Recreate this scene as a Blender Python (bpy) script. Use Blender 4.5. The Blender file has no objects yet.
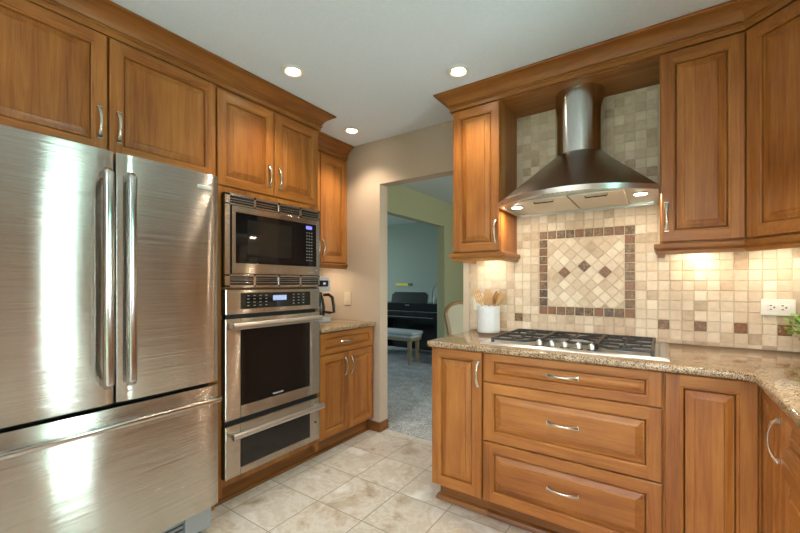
import bpy, bmesh, math, random
from mathutils import Vector, Matrix
R = random.Random(7)
PI = math.pi
sc = bpy.context.scene
col = sc.collection

# ------------------------------------------------------------------ camera
cam = bpy.data.cameras.new('camera')
cam.sensor_fit = 'HORIZONTAL'
cam.sensor_width = 36
cam.lens = 380.175 / 800 * 36
cam.shift_x = -0.0040
cam.shift_y = 0.0208
cam.clip_start = 0.05
co = bpy.data.objects.new('camera', cam)
col.objects.link(co)
co.location = (0, 0, 1.238)
co.rotation_euler = (PI / 2, 0, math.radians(34.131))
sc.camera = co

# ------------------------------------------------------------------ world, exposure, daylight
sc.view_settings.view_transform = 'Standard'
sc.view_settings.look = 'None'
sc.view_settings.gamma = 1
sc.view_settings.use_curve_mapping = False
sc.view_settings.exposure = 1.2
w = bpy.data.worlds.new('world')
sc.world = w
w.use_nodes = True
wn = w.node_tree.nodes
sky = wn.new('ShaderNodeTexSky')
sky.sky_type = 'NISHITA'
sky.sun_disc = False
sky.sun_elevation = math.radians(38)
sky.sun_rotation = math.radians(200)
w.node_tree.links.new(sky.outputs[0], wn['Background'].inputs[0])
wn['Background'].inputs[1].default_value = 0.28


def area(name, loc, rot, sx, sy, power, color, spread=PI):
    l = bpy.data.lights.new(name, 'AREA')
    l.shape = 'RECTANGLE'
    l.size = sx
    l.size_y = sy
    l.energy = power
    l.color = color
    l.spread = spread
    o = bpy.data.objects.new(name, l)
    col.objects.link(o)
    o.location = loc
    o.rotation_euler = rot
    return o


DAY = (0.82, 0.93, 1.0)
area('daylight_patio', (-0.55, -2.62, 1.15), (PI / 2, 0, PI), 2.5, 2.0, 280, (0.80, 0.91, 1.0))
area('ceiling_fill', (-0.55, -2.62, 0.6), (math.radians(128), 0, PI), 2.5, 1.2, 800, (0.76, 0.89, 1.0))  # upward fill lamp added to brighten the ceiling and upper cabinets
area('daylight_sink_window_high', (1.10, 1.18, 1.80), (0, PI / 2, 0), 0.60, 0.30, 5.5, (0.36, 1.0, 0.80))
area('daylight_sink_window_low', (1.10, 1.18, 1.23), (0, PI / 2, 0), 0.54, 0.30, 8.0, (0.84, 0.96, 1.0))
area('added_daylight_dining', (1.75, 3.7, 1.5), (0, PI / 2, 0), 1.5, 1.6, 30, (1.0, 1.0, 0.86))  # added lamp at an unseen window, placed to light the opening's jamb and walls
area('added_daylight_piano', (-6.2, 4.4, 1.6), (0, -PI / 2, 0), 1.5, 1.6, 14, (0.86, 0.97, 0.95))  # lamp at an unseen window, put in to light the piano room

# ------------------------------------------------------------------ main dimensions
XW = -2.62      # left wall
XO = -2.0       # fronts of the tall and base cabinets on the left
XU = -2.294     # front of the upper cabinet on the left
YR = 2.51       # range wall
YB = 1.862      # fronts of the range base cabinets
YU = 2.18       # fronts of the range upper cabinets
XR = 0.945      # right wall
XB = 0.2985     # fronts of the base cabinets on the right wall
HC = 2.432      # ceiling
CT = 0.915      # countertop


# ------------------------------------------------------------------ materials
def new_mat(name):
    m = bpy.data.materials.new(name)
    m.use_nodes = True
    nt = m.node_tree
    return m, nt, nt.nodes['Principled BSDF']


def node(nt, typ, **kw):
    n = nt.nodes.new(typ)
    for k, v in kw.items():
        setattr(n, k, v)
    return n


def ramp(nt, stops, src=None):
    r = nt.nodes.new('ShaderNodeValToRGB')
    e = r.color_ramp.elements
    e[0].position, e[0].color = stops[0][0], (*stops[0][1], 1)
    e[1].position, e[1].color = stops[-1][0], (*stops[-1][1], 1)
    for p, c in stops[1:-1]:
        x = e.new(p)
        x.color = (*c, 1)
    if src:
        nt.links.new(src, r.inputs[0])
    return r


def plain(name, colr, rough=0.5, metal=0.0, bump=0.0, bscale=40, spec=0.5):
    m, nt, b = new_mat(name)
    b.inputs['Base Color'].default_value = (*colr, 1)
    b.inputs['Roughness'].default_value = rough
    b.inputs['Metallic'].default_value = metal
    b.inputs['Specular IOR Level'].default_value = spec
    tc = node(nt, 'ShaderNodeTexCoord')
    nz = node(nt, 'ShaderNodeTexNoise')
    nz.inputs['Scale'].default_value = bscale
    nz.inputs['Detail'].default_value = 4
    nt.links.new(tc.outputs['Object'], nz.inputs['Vector'])
    mx = node(nt, 'ShaderNodeMixRGB', blend_type='MULTIPLY')
    mx.inputs[0].default_value = 0.12
    mx.inputs[1].default_value = (*colr, 1)
    nt.links.new(nz.outputs[0], mx.inputs[2])
    nt.links.new(mx.outputs[0], b.inputs['Base Color'])
    if bump:
        bp = node(nt, 'ShaderNodeBump')
        bp.inputs['Strength'].default_value = bump
        bp.inputs['Distance'].default_value = 0.004
        nt.links.new(nz.outputs[0], bp.inputs['Height'])
        nt.links.new(bp.outputs[0], b.inputs['Normal'])
    return m


def wood(name, axis, tone=1.0):
    """Stained maple: long grain along one axis, glued-up boards across it."""
    m, nt, b = new_mat(name)
    L = nt.links.new
    tc = node(nt, 'ShaderNodeTexCoord')
    oi = node(nt, 'ShaderNodeObjectInfo')
    ge = node(nt, 'ShaderNodeVectorMath', operation='SCALE')
    L(oi.outputs['Random'], ge.inputs['Scale'])
    ge.inputs[0].default_value = (7.3, 5.1, 9.7)
    ad = node(nt, 'ShaderNodeVectorMath', operation='ADD')
    L(tc.outputs['Object'], ad.inputs[0])
    L(ge.outputs[0], ad.inputs[1])
    s = {'x': (0.9, 14, 14), 'y': (14, 0.9, 14), 'z': (14, 14, 0.9)}[axis]
    mp = node(nt, 'ShaderNodeMapping')
    mp.inputs['Scale'].default_value = s
    L(ad.outputs[0], mp.inputs[0])
    n1 = node(nt, 'ShaderNodeTexNoise')
    n1.inputs['Scale'].default_value = 1.2
    n1.inputs['Detail'].default_value = 9
    n1.inputs['Roughness'].default_value = 0.62
    n1.inputs['Distortion'].default_value = 0.9
    L(mp.outputs[0], n1.inputs['Vector'])
    fine = node(nt, 'ShaderNodeMapping')
    fine.inputs['Scale'].default_value = tuple(v * (9 if v > 1 else 5) for v in s)
    L(ad.outputs[0], fine.inputs[0])
    n2 = node(nt, 'ShaderNodeTexNoise')
    n2.inputs['Scale'].default_value = 1.5
    n2.inputs['Detail'].default_value = 3
    L(fine.outputs[0], n2.inputs['Vector'])
    # glued-up boards, each of its own tone
    sp = node(nt, 'ShaderNodeSeparateXYZ')
    L(ad.outputs[0], sp.inputs[0])
    sm = node(nt, 'ShaderNodeMath', operation='ADD')
    cr = {'x': ('Z', 'Z'), 'y': ('Z', 'Z'), 'z': ('X', 'Y')}[axis]
    L(sp.outputs[cr[0]], sm.inputs[0])
    if cr[0] != cr[1]:
        L(sp.outputs[cr[1]], sm.inputs[1])
    else:
        sm.inputs[1].default_value = 0
    ml = node(nt, 'ShaderNodeMath', operation='MULTIPLY')
    ml.inputs[1].default_value = 11.0
    L(sm.outputs[0], ml.inputs[0])
    fl = node(nt, 'ShaderNodeMath', operation='FLOOR')
    L(ml.outputs[0], fl.inputs[0])
    wh = node(nt, 'ShaderNodeTexWhiteNoise', noise_dimensions='1D')
    L(fl.outputs[0], wh.inputs['W'])
    # blotchy stain
    n3 = node(nt, 'ShaderNodeTexNoise')
    n3.inputs['Scale'].default_value = 5
    n3.inputs['Detail'].default_value = 3
    L(ad.outputs[0], n3.inputs['Vector'])
    a1 = node(nt, 'ShaderNodeMath', operation='MULTIPLY_ADD')
    L(wh.outputs['Value'], a1.inputs[0])
    a1.inputs[1].default_value = 0.20
    L(n1.outputs[0], a1.inputs[2])
    a2 = node(nt, 'ShaderNodeMath', operation='MULTIPLY_ADD')
    L(n2.outputs[0], a2.inputs[0])
    a2.inputs[1].default_value = 0.52
    L(a1.outputs[0], a2.inputs[2])
    a3 = node(nt, 'ShaderNodeMath', operation='MULTIPLY_ADD')
    L(n3.outputs[0], a3.inputs[0])
    a3.inputs[1].default_value = 0.30
    L(a2.outputs[0], a3.inputs[2])
    a4 = node(nt, 'ShaderNodeMath', operation='MULTIPLY_ADD')
    L(oi.outputs['Random'], a4.inputs[0])
    a4.inputs[1].default_value = 0.10
    L(a3.outputs[0], a4.inputs[2])
    a5 = node(nt, 'ShaderNodeMath', operation='MULTIPLY')
    a5.inputs[1].default_value = 0.575
    L(a4.outputs[0], a5.inputs[0])
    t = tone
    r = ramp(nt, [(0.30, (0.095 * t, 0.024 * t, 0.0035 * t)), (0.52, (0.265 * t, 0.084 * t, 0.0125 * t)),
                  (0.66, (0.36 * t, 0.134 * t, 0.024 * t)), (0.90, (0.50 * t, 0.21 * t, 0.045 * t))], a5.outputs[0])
    L(r.outputs[0], b.inputs['Base Color'])
    b.inputs['Roughness'].default_value = 0.42
    b.inputs['Specular IOR Level'].default_value = 0.38
    b.inputs['Coat Weight'].default_value = 0.10
    b.inputs['Coat Roughness'].default_value = 0.22
    bp = node(nt, 'ShaderNodeBump')
    bp.inputs['Strength'].default_value = 0.08
    bp.inputs['Distance'].default_value = 0.002
    L(n2.outputs[0], bp.inputs['Height'])
    L(bp.outputs[0], b.inputs['Normal'])
    return m


def steel(name, colr=(0.62, 0.60, 0.57), rough=0.30, aniso=0.9, brush='h', grain=0.0):
    """Brushed stainless; the UV map's u runs across the brushing."""
    m, nt, b = new_mat(name)
    L = nt.links.new
    b.inputs['Base Color'].default_value = (*colr, 1)
    b.inputs['Metallic'].default_value = 1
    b.inputs['Roughness'].default_value = rough
    b.inputs['Anisotropic'].default_value = aniso
    tg = node(nt, 'ShaderNodeTangent', direction_type='UV_MAP')
    tg.uv_map = 'UVMap'
    L(tg.outputs[0], b.inputs['Tangent'])
    tc = node(nt, 'ShaderNodeTexCoord')
    mp = node(nt, 'ShaderNodeMapping')
    mp.inputs['Scale'].default_value = (2, 2, 500) if brush == 'h' else (400, 400, 2)
    L(tc.outputs['Object'], mp.inputs[0])
    nz = node(nt, 'ShaderNodeTexNoise')
    nz.inputs['Scale'].default_value = 1
    nz.inputs['Detail'].default_value = 2
    L(mp.outputs[0], nz.inputs['Vector'])
    r = ramp(nt, [(0.3, tuple(c * 0.9 for c in colr)), (0.7, tuple(min(1, c * 1.06) for c in colr))], nz.outputs[0])
    L(r.outputs[0], b.inputs['Base Color'])
    if grain:
        # hairline brushing: the surface tilts up and down from scratch to scratch
        m2 = node(nt, 'ShaderNodeMapping')
        m2.inputs['Scale'].default_value = (3, 3, 9000)
        L(tc.outputs['Object'], m2.inputs[0])
        n2 = node(nt, 'ShaderNodeTexNoise')
        n2.inputs['Scale'].default_value = 1
        n2.inputs['Detail'].default_value = 1
        L(m2.outputs[0], n2.inputs['Vector'])
        mm = node(nt, 'ShaderNodeMath', operation='SUBTRACT')
        L(n2.outputs[0], mm.inputs[0])
        mm.inputs[1].default_value = 0.5
        gk = node(nt, 'ShaderNodeMath', operation='MULTIPLY')
        L(mm.outputs[0], gk.inputs[0])
        gk.inputs[1].default_value = grain
        cx = node(nt, 'ShaderNodeCombineXYZ')
        L(gk.outputs[0], cx.inputs['Z'])
        ge = node(nt, 'ShaderNodeNewGeometry')
        va = node(nt, 'ShaderNodeVectorMath', operation='ADD')
        L(ge.outputs['Normal'], va.inputs[0])
        L(cx.outputs[0], va.inputs[1])
        vn = node(nt, 'ShaderNodeVectorMath', operation='NORMALIZE')
        L(va.outputs[0], vn.inputs[0])
        L(vn.outputs[0], b.inputs['Normal'])
    return m


def granite():
    m, nt, b = new_mat('granite')
    L = nt.links.new
    tc = node(nt, 'ShaderNodeTexCoord')
    n1 = node(nt, 'ShaderNodeTexNoise')
    n1.inputs['Scale'].default_value = 9
    n1.inputs['Detail'].default_value = 6
    n1.inputs['Distortion'].default_value = 1.2
    L(tc.outputs['Object'], n1.inputs['Vector'])
    r1 = ramp(nt, [(0.30, (0.25, 0.145, 0.07)), (0.48, (0.40, 0.26, 0.14)), (0.70, (0.50, 0.37, 0.23))], n1.outputs[0])
    v = node(nt, 'ShaderNodeTexVoronoi')
    v.inputs['Scale'].default_value = 360
    L(tc.outputs['Object'], v.inputs['Vector'])
    sp = node(nt, 'ShaderNodeSeparateXYZ')
    L(v.outputs['Color'], sp.inputs[0])
    n2 = node(nt, 'ShaderNodeTexNoise')
    n2.inputs['Scale'].default_value = 70
    n2.inputs['Detail'].default_value = 5
    L(tc.outputs['Object'], n2.inputs['Vector'])
    a = node(nt, 'ShaderNodeMath', operation='MULTIPLY_ADD')
    L(n2.outputs[0], a.inputs[0])
    a.inputs[1].default_value = 1.0
    L(sp.outputs[0], a.inputs[2])
    dk = ramp(nt, [(0.80, (1, 1, 1)), (0.90, (0, 0, 0))], a.outputs[0])
    mx = node(nt, 'ShaderNodeMixRGB')
    L(dk.outputs[0], mx.inputs[0])
    L(r1.outputs[0], mx.inputs[1])
    mx.inputs[2].default_value = (0.060, 0.040, 0.028, 1)
    lt = ramp(nt, [(1.28, (0, 0, 0)), (1.34, (1, 1, 1))], None)
    a5 = node(nt, 'ShaderNodeMath', operation='MULTIPLY')
    a5.inputs[1].default_value = 0.7
    L(a.outputs[0], a5.inputs[0])
    lt.color_ramp.elements[0].position = 0.93
    lt.color_ramp.elements[1].position = 0.99
    L(a5.outputs[0], lt.inputs[0])
    mx2 = node(nt, 'ShaderNodeMixRGB')
    L(lt.outputs[0], mx2.inputs[0])
    L(mx.outputs[0], mx2.inputs[1])
    mx2.inputs[2].default_value = (0.42, 0.36, 0.28, 1)
    L(mx2.outputs[0], b.inputs['Base Color'])
    b.inputs['Roughness'].default_value = 0.07
    return m


def stone_tile(name, stops, nscale=38, rough=0.45, bump=0.25, nw=0.75):
    """Tumbled stone; each tile has its own tint stored in the mesh."""
    m, nt, b = new_mat(name)
    L = nt.links.new
    at = node(nt, 'ShaderNodeAttribute', attribute_name='tint')
    tc = node(nt, 'ShaderNodeTexCoord')
    nz = node(nt, 'ShaderNodeTexNoise')
    nz.inputs['Scale'].default_value = nscale
    nz.inputs['Detail'].default_value = 6
    L(tc.outputs['Object'], nz.inputs['Vector'])
    a = node(nt, 'ShaderNodeMath', operation='MULTIPLY_ADD')
    L(nz.outputs[0], a.inputs[0])
    a.inputs[1].default_value = nw
    L(at.outputs['Fac'], a.inputs[2])
    s = node(nt, 'ShaderNodeMath', operation='MULTIPLY')
    s.inputs[1].default_value = 1 / (nw + .85)
    L(a.outputs[0], s.inputs[0])
    r = ramp(nt, stops, s.outputs[0])
    L(r.outputs[0], b.inputs['Base Color'])
    b.inputs['Roughness'].default_value = rough
    bp = node(nt, 'ShaderNodeBump')
    bp.inputs['Strength'].default_value = bump
    bp.inputs['Distance'].default_value = 0.003
    L(nz.outputs[0], bp.inputs['Height'])
    L(bp.outputs[0], b.inputs['Normal'])
    return m


def floor_mat():
    m, nt, b = new_mat('porcelain_floor')
    L = nt.links.new
    tc = node(nt, 'ShaderNodeTexCoord')
    mp = node(nt, 'ShaderNodeMapping')
    mp.inputs['Location'].default_value = (1.945, -1.19, 0)
    L(tc.outputs['Object'], mp.inputs[0])
    br = node(nt, 'ShaderNodeTexBrick')
    br.offset = 0
    br.squash = 1
    br.inputs['Scale'].default_value = 1
    br.inputs['Brick Width'].default_value = 0.327
    br.inputs['Row Height'].default_value = 0.327
    br.inputs['Mortar Size'].default_value = 0.0028
    br.inputs['Mortar Smooth'].default_value = 0.2
    br.inputs['Color1'].default_value = (0, 0, 0, 1)
    br.inputs['Color2'].default_value = (1, 1, 1, 1)
    br.inputs['Bias'].default_value = 0
    L(mp.outputs[0], br.inputs['Vector'])
    # each tile samples the stone at its own place
    bw = node(nt, 'ShaderNodeVectorMath', operation='MULTIPLY_ADD')
    L(br.outputs['Color'], bw.inputs[0])
    bw.inputs[1].default_value = (3.1, 1.7, 5.0)
    L(mp.outputs[0], bw.inputs[2])
    n1 = node(nt, 'ShaderNodeTexNoise')
    n1.inputs['Scale'].default_value = 3.4
    n1.inputs['Detail'].default_value = 12
    n1.inputs['Roughness'].default_value = 0.66
    n1.inputs['Distortion'].default_value = 0.35
    L(bw.outputs[0], n1.inputs['Vector'])
    r = ramp(nt, [(0.32, (0.30, 0.235, 0.165)), (0.42, (0.52, 0.455, 0.365)), (0.49, (0.64, 0.61, 0.56)), (0.53, (0.54, 0.49, 0.41)), (0.58, (0.64, 0.61, 0.56)),
                  (0.68, (0.80, 0.80, 0.78))], n1.outputs[0])
    mx = node(nt, 'ShaderNodeMixRGB')
    L(br.outputs['Fac'], mx.inputs[0])
    L(r.outputs[0], mx.inputs[1])
    mx.inputs[2].default_value = (0.27, 0.235, 0.19, 1)
    L(mx.outputs[0], b.inputs['Base Color'])
    b.inputs['Roughness'].default_value = 0.30
    bp = node(nt, 'ShaderNodeBump', invert=True)
    bp.inputs['Strength'].default_value = 0.3
    bp.inputs['Distance'].default_value = 0.002
    L(br.outputs['Fac'], bp.inputs['Height'])
    L(bp.outputs[0], b.inputs['Normal'])
    return m


def carpet_mat():
    m, nt, b = new_mat('carpet')
    L = nt.links.new
    tc = node(nt, 'ShaderNodeTexCoord')
    n1 = node(nt, 'ShaderNodeTexNoise')
    n1.inputs['Scale'].default_value = 90
    n1.inputs['Detail'].default_value = 4
    L(tc.outputs['Object'], n1.inputs['Vector'])
    n2 = node(nt, 'ShaderNodeTexNoise')
    n2.inputs['Scale'].default_value = 7
    n2.inputs['Detail'].default_value = 3
    L(tc.outputs['Object'], n2.inputs['Vector'])
    a = node(nt, 'ShaderNodeMath', operation='MULTIPLY_ADD')
    L(n2.outputs[0], a.inputs[0])
    a.inputs[1].default_value = 0.4
    L(n1.outputs[0], a.inputs[2])
    r = ramp(nt, [(0.55, (0.22, 0.23, 0.24)), (0.72, (0.42, 0.44, 0.46)), (0.88, (0.62, 0.64, 0.66))], a.outputs[0])
    L(r.outputs[0], b.inputs['Base Color'])
    b.inputs['Roughness'].default_value = 0.95
    bp = node(nt, 'ShaderNodeBump')
    bp.inputs['Strength'].default_value = 0.8
    bp.inputs['Distance'].default_value = 0.01
    L(n1.outputs[0], bp.inputs['Height'])
    L(bp.outputs[0], b.inputs['Normal'])
    return m


def emis(name, colr, strength):
    m, nt, b = new_mat(name)
    b.inputs['Base Color'].default_value = (*colr, 1)
    b.inputs['Emission Color'].default_value = (*colr, 1)
    b.inputs['Emission Strength'].default_value = strength
    return m


def glass(name, tint=(1, 1, 1)):
    m = bpy.data.materials.new(name)
    m.use_nodes = True
    nt = m.node_tree
    nt.nodes.clear()
    out = node(nt, 'ShaderNodeOutputMaterial')
    tr = node(nt, 'ShaderNodeBsdfTransparent')
    tr.inputs[0].default_value = (*tint, 1)
    gl = node(nt, 'ShaderNodeBsdfGlossy')
    gl.inputs['Roughness'].default_value = 0.02
    fr = node(nt, 'ShaderNodeFresnel')
    fr.inputs[0].default_value = 1.45
    mx = node(nt, 'ShaderNodeMixShader')
    nt.links.new(fr.outputs[0], mx.inputs[0])
    nt.links.new(tr.outputs[0], mx.inputs[1])
    nt.links.new(gl.outputs[0], mx.inputs[2])
    nt.links.new(mx.outputs[0], out.inputs[0])
    return m


WX, WY, WZ = wood('maple_grain_x', 'x'), wood('maple_grain_y', 'y'), wood('maple_grain_z', 'z')
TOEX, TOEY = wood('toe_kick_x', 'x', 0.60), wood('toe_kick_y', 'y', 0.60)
WTX, WTY = wood('maple_trim_x', 'x', 0.84), wood('maple_trim_y', 'y', 0.84)
STEEL = steel('brushed_steel', (0.57, 0.54, 0.49), 0.16, 1.0, 'h', 2.3)
STEELH = steel('satin_steel', (0.62, 0.61, 0.59), 0.33, 0.5)
BARST = steel('polished_bar_steel', (0.62, 0.60, 0.57), 0.17, 0.3)
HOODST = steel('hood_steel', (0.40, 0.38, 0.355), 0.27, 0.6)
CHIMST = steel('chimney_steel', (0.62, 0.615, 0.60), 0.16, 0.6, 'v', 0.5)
NICKEL = plain('satin_nickel', (0.72, 0.68, 0.60), 0.24, 1.0)
BLACKGL = plain('black_glass', (0.008, 0.008, 0.009), 0.05)
OVENGL = plain('oven_glass', (0.010, 0.009, 0.009), 0.10)
DARK = plain('dark_recess', (0.012, 0.012, 0.013), 0.5)
BLACKPL = plain('black_plastic', (0.018, 0.018, 0.02), 0.35)
IRON = plain('cast_iron', (0.022, 0.020, 0.019), 0.42, 0.0, 0.3, 200)
GRANITE = granite()
WHITE = plain('white_ceramic', (0.74, 0.76, 0.78), 0.30)
WHITEPL = plain('white_plastic', (0.80, 0.79, 0.74), 0.35)
BEIGEPL = plain('beige_plastic', (0.62, 0.52, 0.39), 0.4)
CEIL = plain('ceiling_paint', (0.75, 0.815, 0.90), 0.9, 0, 0.02, 60)
TAUPE = plain('taupe_paint', (0.47, 0.375, 0.285), 0.8, 0, 0.03, 90)
CASING = plain('cream_paint', (0.62, 0.53, 0.41), 0.6)
GREENW = plain('green_paint', (0.36, 0.37, 0.225), 0.85)
TEALW = plain('grey_green_paint', (0.30, 0.385, 0.345), 0.85)
CEIL2 = plain('dining_ceiling_paint', (0.60, 0.66, 0.66), 0.9)
KEYM = plain('pale_marks', (0.30, 0.30, 0.30), 0.5)
GREYPL = plain('grey_plastic', (0.42, 0.44, 0.46), 0.35)
BEECH = plain('pale_wood', (0.62, 0.36, 0.14), 0.5, 0, 0.1, 60)
OLIVEW = plain('olive_wood', (0.40, 0.19, 0.065), 0.5, 0, 0.1, 60)
CHAIRW = plain('chair_wood', (0.27, 0.16, 0.06), 0.4)
FABRIC = plain('woven_upholstery', (0.52, 0.48, 0.36), 0.9, 0, 0.3, 150)
CUSH = plain('grey_white_cushion', (0.55, 0.62, 0.66), 0.85, 0, 0.2, 80)
PIANO = plain('black_lacquer', (0.008, 0.010, 0.011), 0.22)
LEAF = plain('green_leaf', (0.17, 0.36, 0.04), 0.45)
TERRA = plain('clay_pot', (0.45, 0.32, 0.22), 0.7)
SOIL = plain('soil', (0.05, 0.035, 0.02), 0.95)
LAMPW = emis('warm_lamp_glow', (1.0, 0.86, 0.66), 14)
HOODL = emis('hood_lamp_glow', (1.0, 0.90, 0.72), 12)
BLUED = emis('blue_display', (0.16, 0.16, 0.75), 0.5)
PALED = emis('pale_display', (0.30, 0.38, 0.62), 0.28)
PANE = glass('window_pane')
LAWN = plain('lawn', (0.10, 0.26, 0.05), 0.95, 0, 0.5, 6)
HEDGEM = plain('hedge_leaves', (0.07, 0.22, 0.07), 0.9, 0, 1.0, 12)
TILE = stone_tile('tumbled_travertine', [(0.06, (0.29, 0.205, 0.130)), (0.32, (0.48, 0.37, 0.255)),
                                         (0.55, (0.57, 0.465, 0.34)), (0.82, (0.70, 0.62, 0.50))])
SLATE = stone_tile('rust_slate', [(0.24, (0.016, 0.008, 0.004)), (0.38, (0.085, 0.034, 0.010)), (0.46, (0.26, 0.150, 0.060)), (0.52, (0.045, 0.020, 0.008)),
                                  (0.62, (0.24, 0.080, 0.014)), (0.72, (0.09, 0.038, 0.012)), (0.84, (0.32, 0.21, 0.10))], 85, 0.36, 0.3, 1.6)
GROUT = plain('sand_grout', (0.60, 0.50, 0.37), 0.95)
FLOORM = floor_mat()
CARPET = carpet_mat()


# ------------------------------------------------------------------ mesh helpers
class MB:
    def __init__(self):
        self.v, self.f, self.m, self.t = [], [], [], []

    def face(self, idx, m=0, t=0.5):
        self.f.append(idx); self.m.append(m); self.t.append(t)

    def add(self, vs, fs, m=0, t=0.5):
        o = len(self.v)
        self.v += [tuple(p) for p in vs]
        for q in fs:
            self.face([o + i for i in q], m, t)
        return self

    def box(self, x0, x1, y0, y1, z0, z1, m=0, t=0.5):
        x0, x1 = min(x0, x1), max(x0, x1)
        y0, y1 = min(y0, y1), max(y0, y1)
        z0, z1 = min(z0, z1), max(z0, z1)
        return self.add([(x0, y0, z0), (x1, y0, z0), (x1, y1, z0), (x0, y1, z0),
                         (x0, y0, z1), (x1, y0, z1), (x1, y1, z1), (x0, y1, z1)],
                        [(0, 3, 2, 1), (4, 5, 6, 7), (0, 1, 5, 4), (1, 2, 6, 5), (2, 3, 7, 6), (3, 0, 4, 7)], m, t)

    def prism(self, poly, z0, z1, m=0):
        n = len(poly)
        vs = [(x, y, z0) for x, y in poly] + [(x, y, z1) for x, y in poly]
        fs = [tuple(range(n - 1, -1, -1)), tuple(range(n, 2 * n))]
        fs += [(i, (i + 1) % n, n + (i + 1) % n, n + i) for i in range(n)]
        return self.add(vs, fs, m)

    def loft(self, rings, closed=True, cap0=True, cap1=True, m=0):
        o = len(self.v)
        n = len(rings[0])
        for r in rings:
            self.v += [tuple(p) for p in r]
        for k in range(len(rings) - 1):
            for i in range(n if closed else n - 1):
                j = (i + 1) % n
                self.face([o + k * n + i, o + k * n + j, o + (k + 1) * n + j, o + (k + 1) * n + i], m)
        if cap0: self.face([o + i for i in range(n - 1, -1, -1)], m)
        if cap1: self.face([o + (len(rings) - 1) * n + i for i in range(n)], m)
        return self

    def tube(self, pts, rad, n=10, flat=None, up=None, m=0):
        """swept tube; rad may be a list; flat scales the second axis"""
        pts = [Vector(p) for p in pts]
        if not hasattr(rad, '__len__'): rad = [rad] * len(pts)
        rings = []
        prev = Vector(up) if up else None
        for i, p in enumerate(pts):
            d = (pts[min(i + 1, len(pts) - 1)] - pts[max(i - 1, 0)]).normalized()
            u = prev if prev else (Vector((0, 0, 1)) if abs(d.z) < 0.9 else Vector((1, 0, 0)))
            a = (u - d * u.dot(d)).normalized()
            bb = d.cross(a)
            if prev: prev = a
            fl = 1 if flat is None else flat
            rings.append([p + (a * math.cos(2 * PI * k / n) + bb * math.sin(2 * PI * k / n) * fl) * rad[i] for k in range(n)])
        return self.loft(rings, m=m)

    def lathe(self, prof, c, n=32, m=0, caps=True):
        cx, cy = c
        return self.loft([[(cx + r * math.cos(2 * PI * k / n), cy + r * math.sin(2 * PI * k / n), z) for k in range(n)]
                          for r, z in prof], cap0=caps, cap1=caps, m=m)

    def build(self, name, mat, parent=None, bevel=0, seg=2, smooth=False, angle=35):
        me = bpy.data.meshes.new(name)
        org = Vector(parent['org']) if parent is not None else Vector((0, 0, 0))
        me.from_pydata([tuple(Vector(p) - org) for p in self.v], [], self.f)
        for mm in (mat if isinstance(mat, (list, tuple)) else [mat]):
            me.materials.append(mm)
        for i, p in enumerate(me.polygons):
            p.material_index = self.m[i]
        ta = me.attributes.new('tint', 'FLOAT', 'FACE')
        for i in range(len(me.polygons)):
            ta.data[i].value = self.t[i]
        bm = bmesh.new()
        bm.from_mesh(me)
        bmesh.ops.recalc_face_normals(bm, faces=bm.faces)
        if bevel:
            es = [e for e in bm.edges if len(e.link_faces) == 2 and e.calc_face_angle(0) > 0.5]
            bmesh.ops.bevel(bm, geom=es, offset=bevel, segments=seg, profile=0.5, affect='EDGES', clamp_overlap=True)
        uv = bm.loops.layers.uv.new('UVMap')
        for f in bm.faces:
            for lp in f.loops:
                q = lp.vert.co
                n = f.normal
                if abs(n.z) > 0.9: lp[uv].uv = (q.y * .5, q.x * .5)
                else: lp[uv].uv = (q.z * .5, (q.x + q.y) * .5)
        bm.to_mesh(me)
        bm.free()
        if smooth:
            me.shade_smooth()
            me.set_sharp_from_angle(angle=math.radians(angle))
        o = bpy.data.objects.new(name, me)
        col.objects.link(o)
        if parent is not None:
            o.parent = parent
            o['org'] = tuple(org)
        else:
            o['org'] = (0.0, 0.0, 0.0)
        return o


def thing(name, loc, label, cat, group=None):
    o = bpy.data.objects.new(name, None)
    o.empty_display_size = 0.05
    col.objects.link(o)
    o.location = loc
    o['org'] = tuple(loc)
    o['label'] = label
    o['category'] = cat
    if group: o['group'] = group
    return o


def struct(o):
    o['kind'] = 'structure'
    return o


def recenter(o):
    """put a one-mesh thing's origin at its base"""
    vs = [v.co for v in o.data.vertices]
    c = Vector((sum(v.x for v in vs) / len(vs), sum(v.y for v in vs) / len(vs), min(v.z for v in vs)))
    o.data.transform(Matrix.Translation(-c))
    o.location = c
    return o


def tag(o, label, cat, group=None):
    recenter(o)
    o['label'] = label
    o['category'] = cat
    if group: o['group'] = group
    return o


def dup(root, dx, label):
    """copy a thing and its parts, moved by dx"""
    r = root.copy()
    col.objects.link(r)
    r.location = Vector(root.location) + Vector(dx)
    r['label'] = label
    for ch in list(root.children):
        c = ch.copy(); col.objects.link(c); c.parent = r
        for g in list(ch.children):
            d = g.copy(); col.objects.link(d); d.parent = c
    return r


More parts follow.
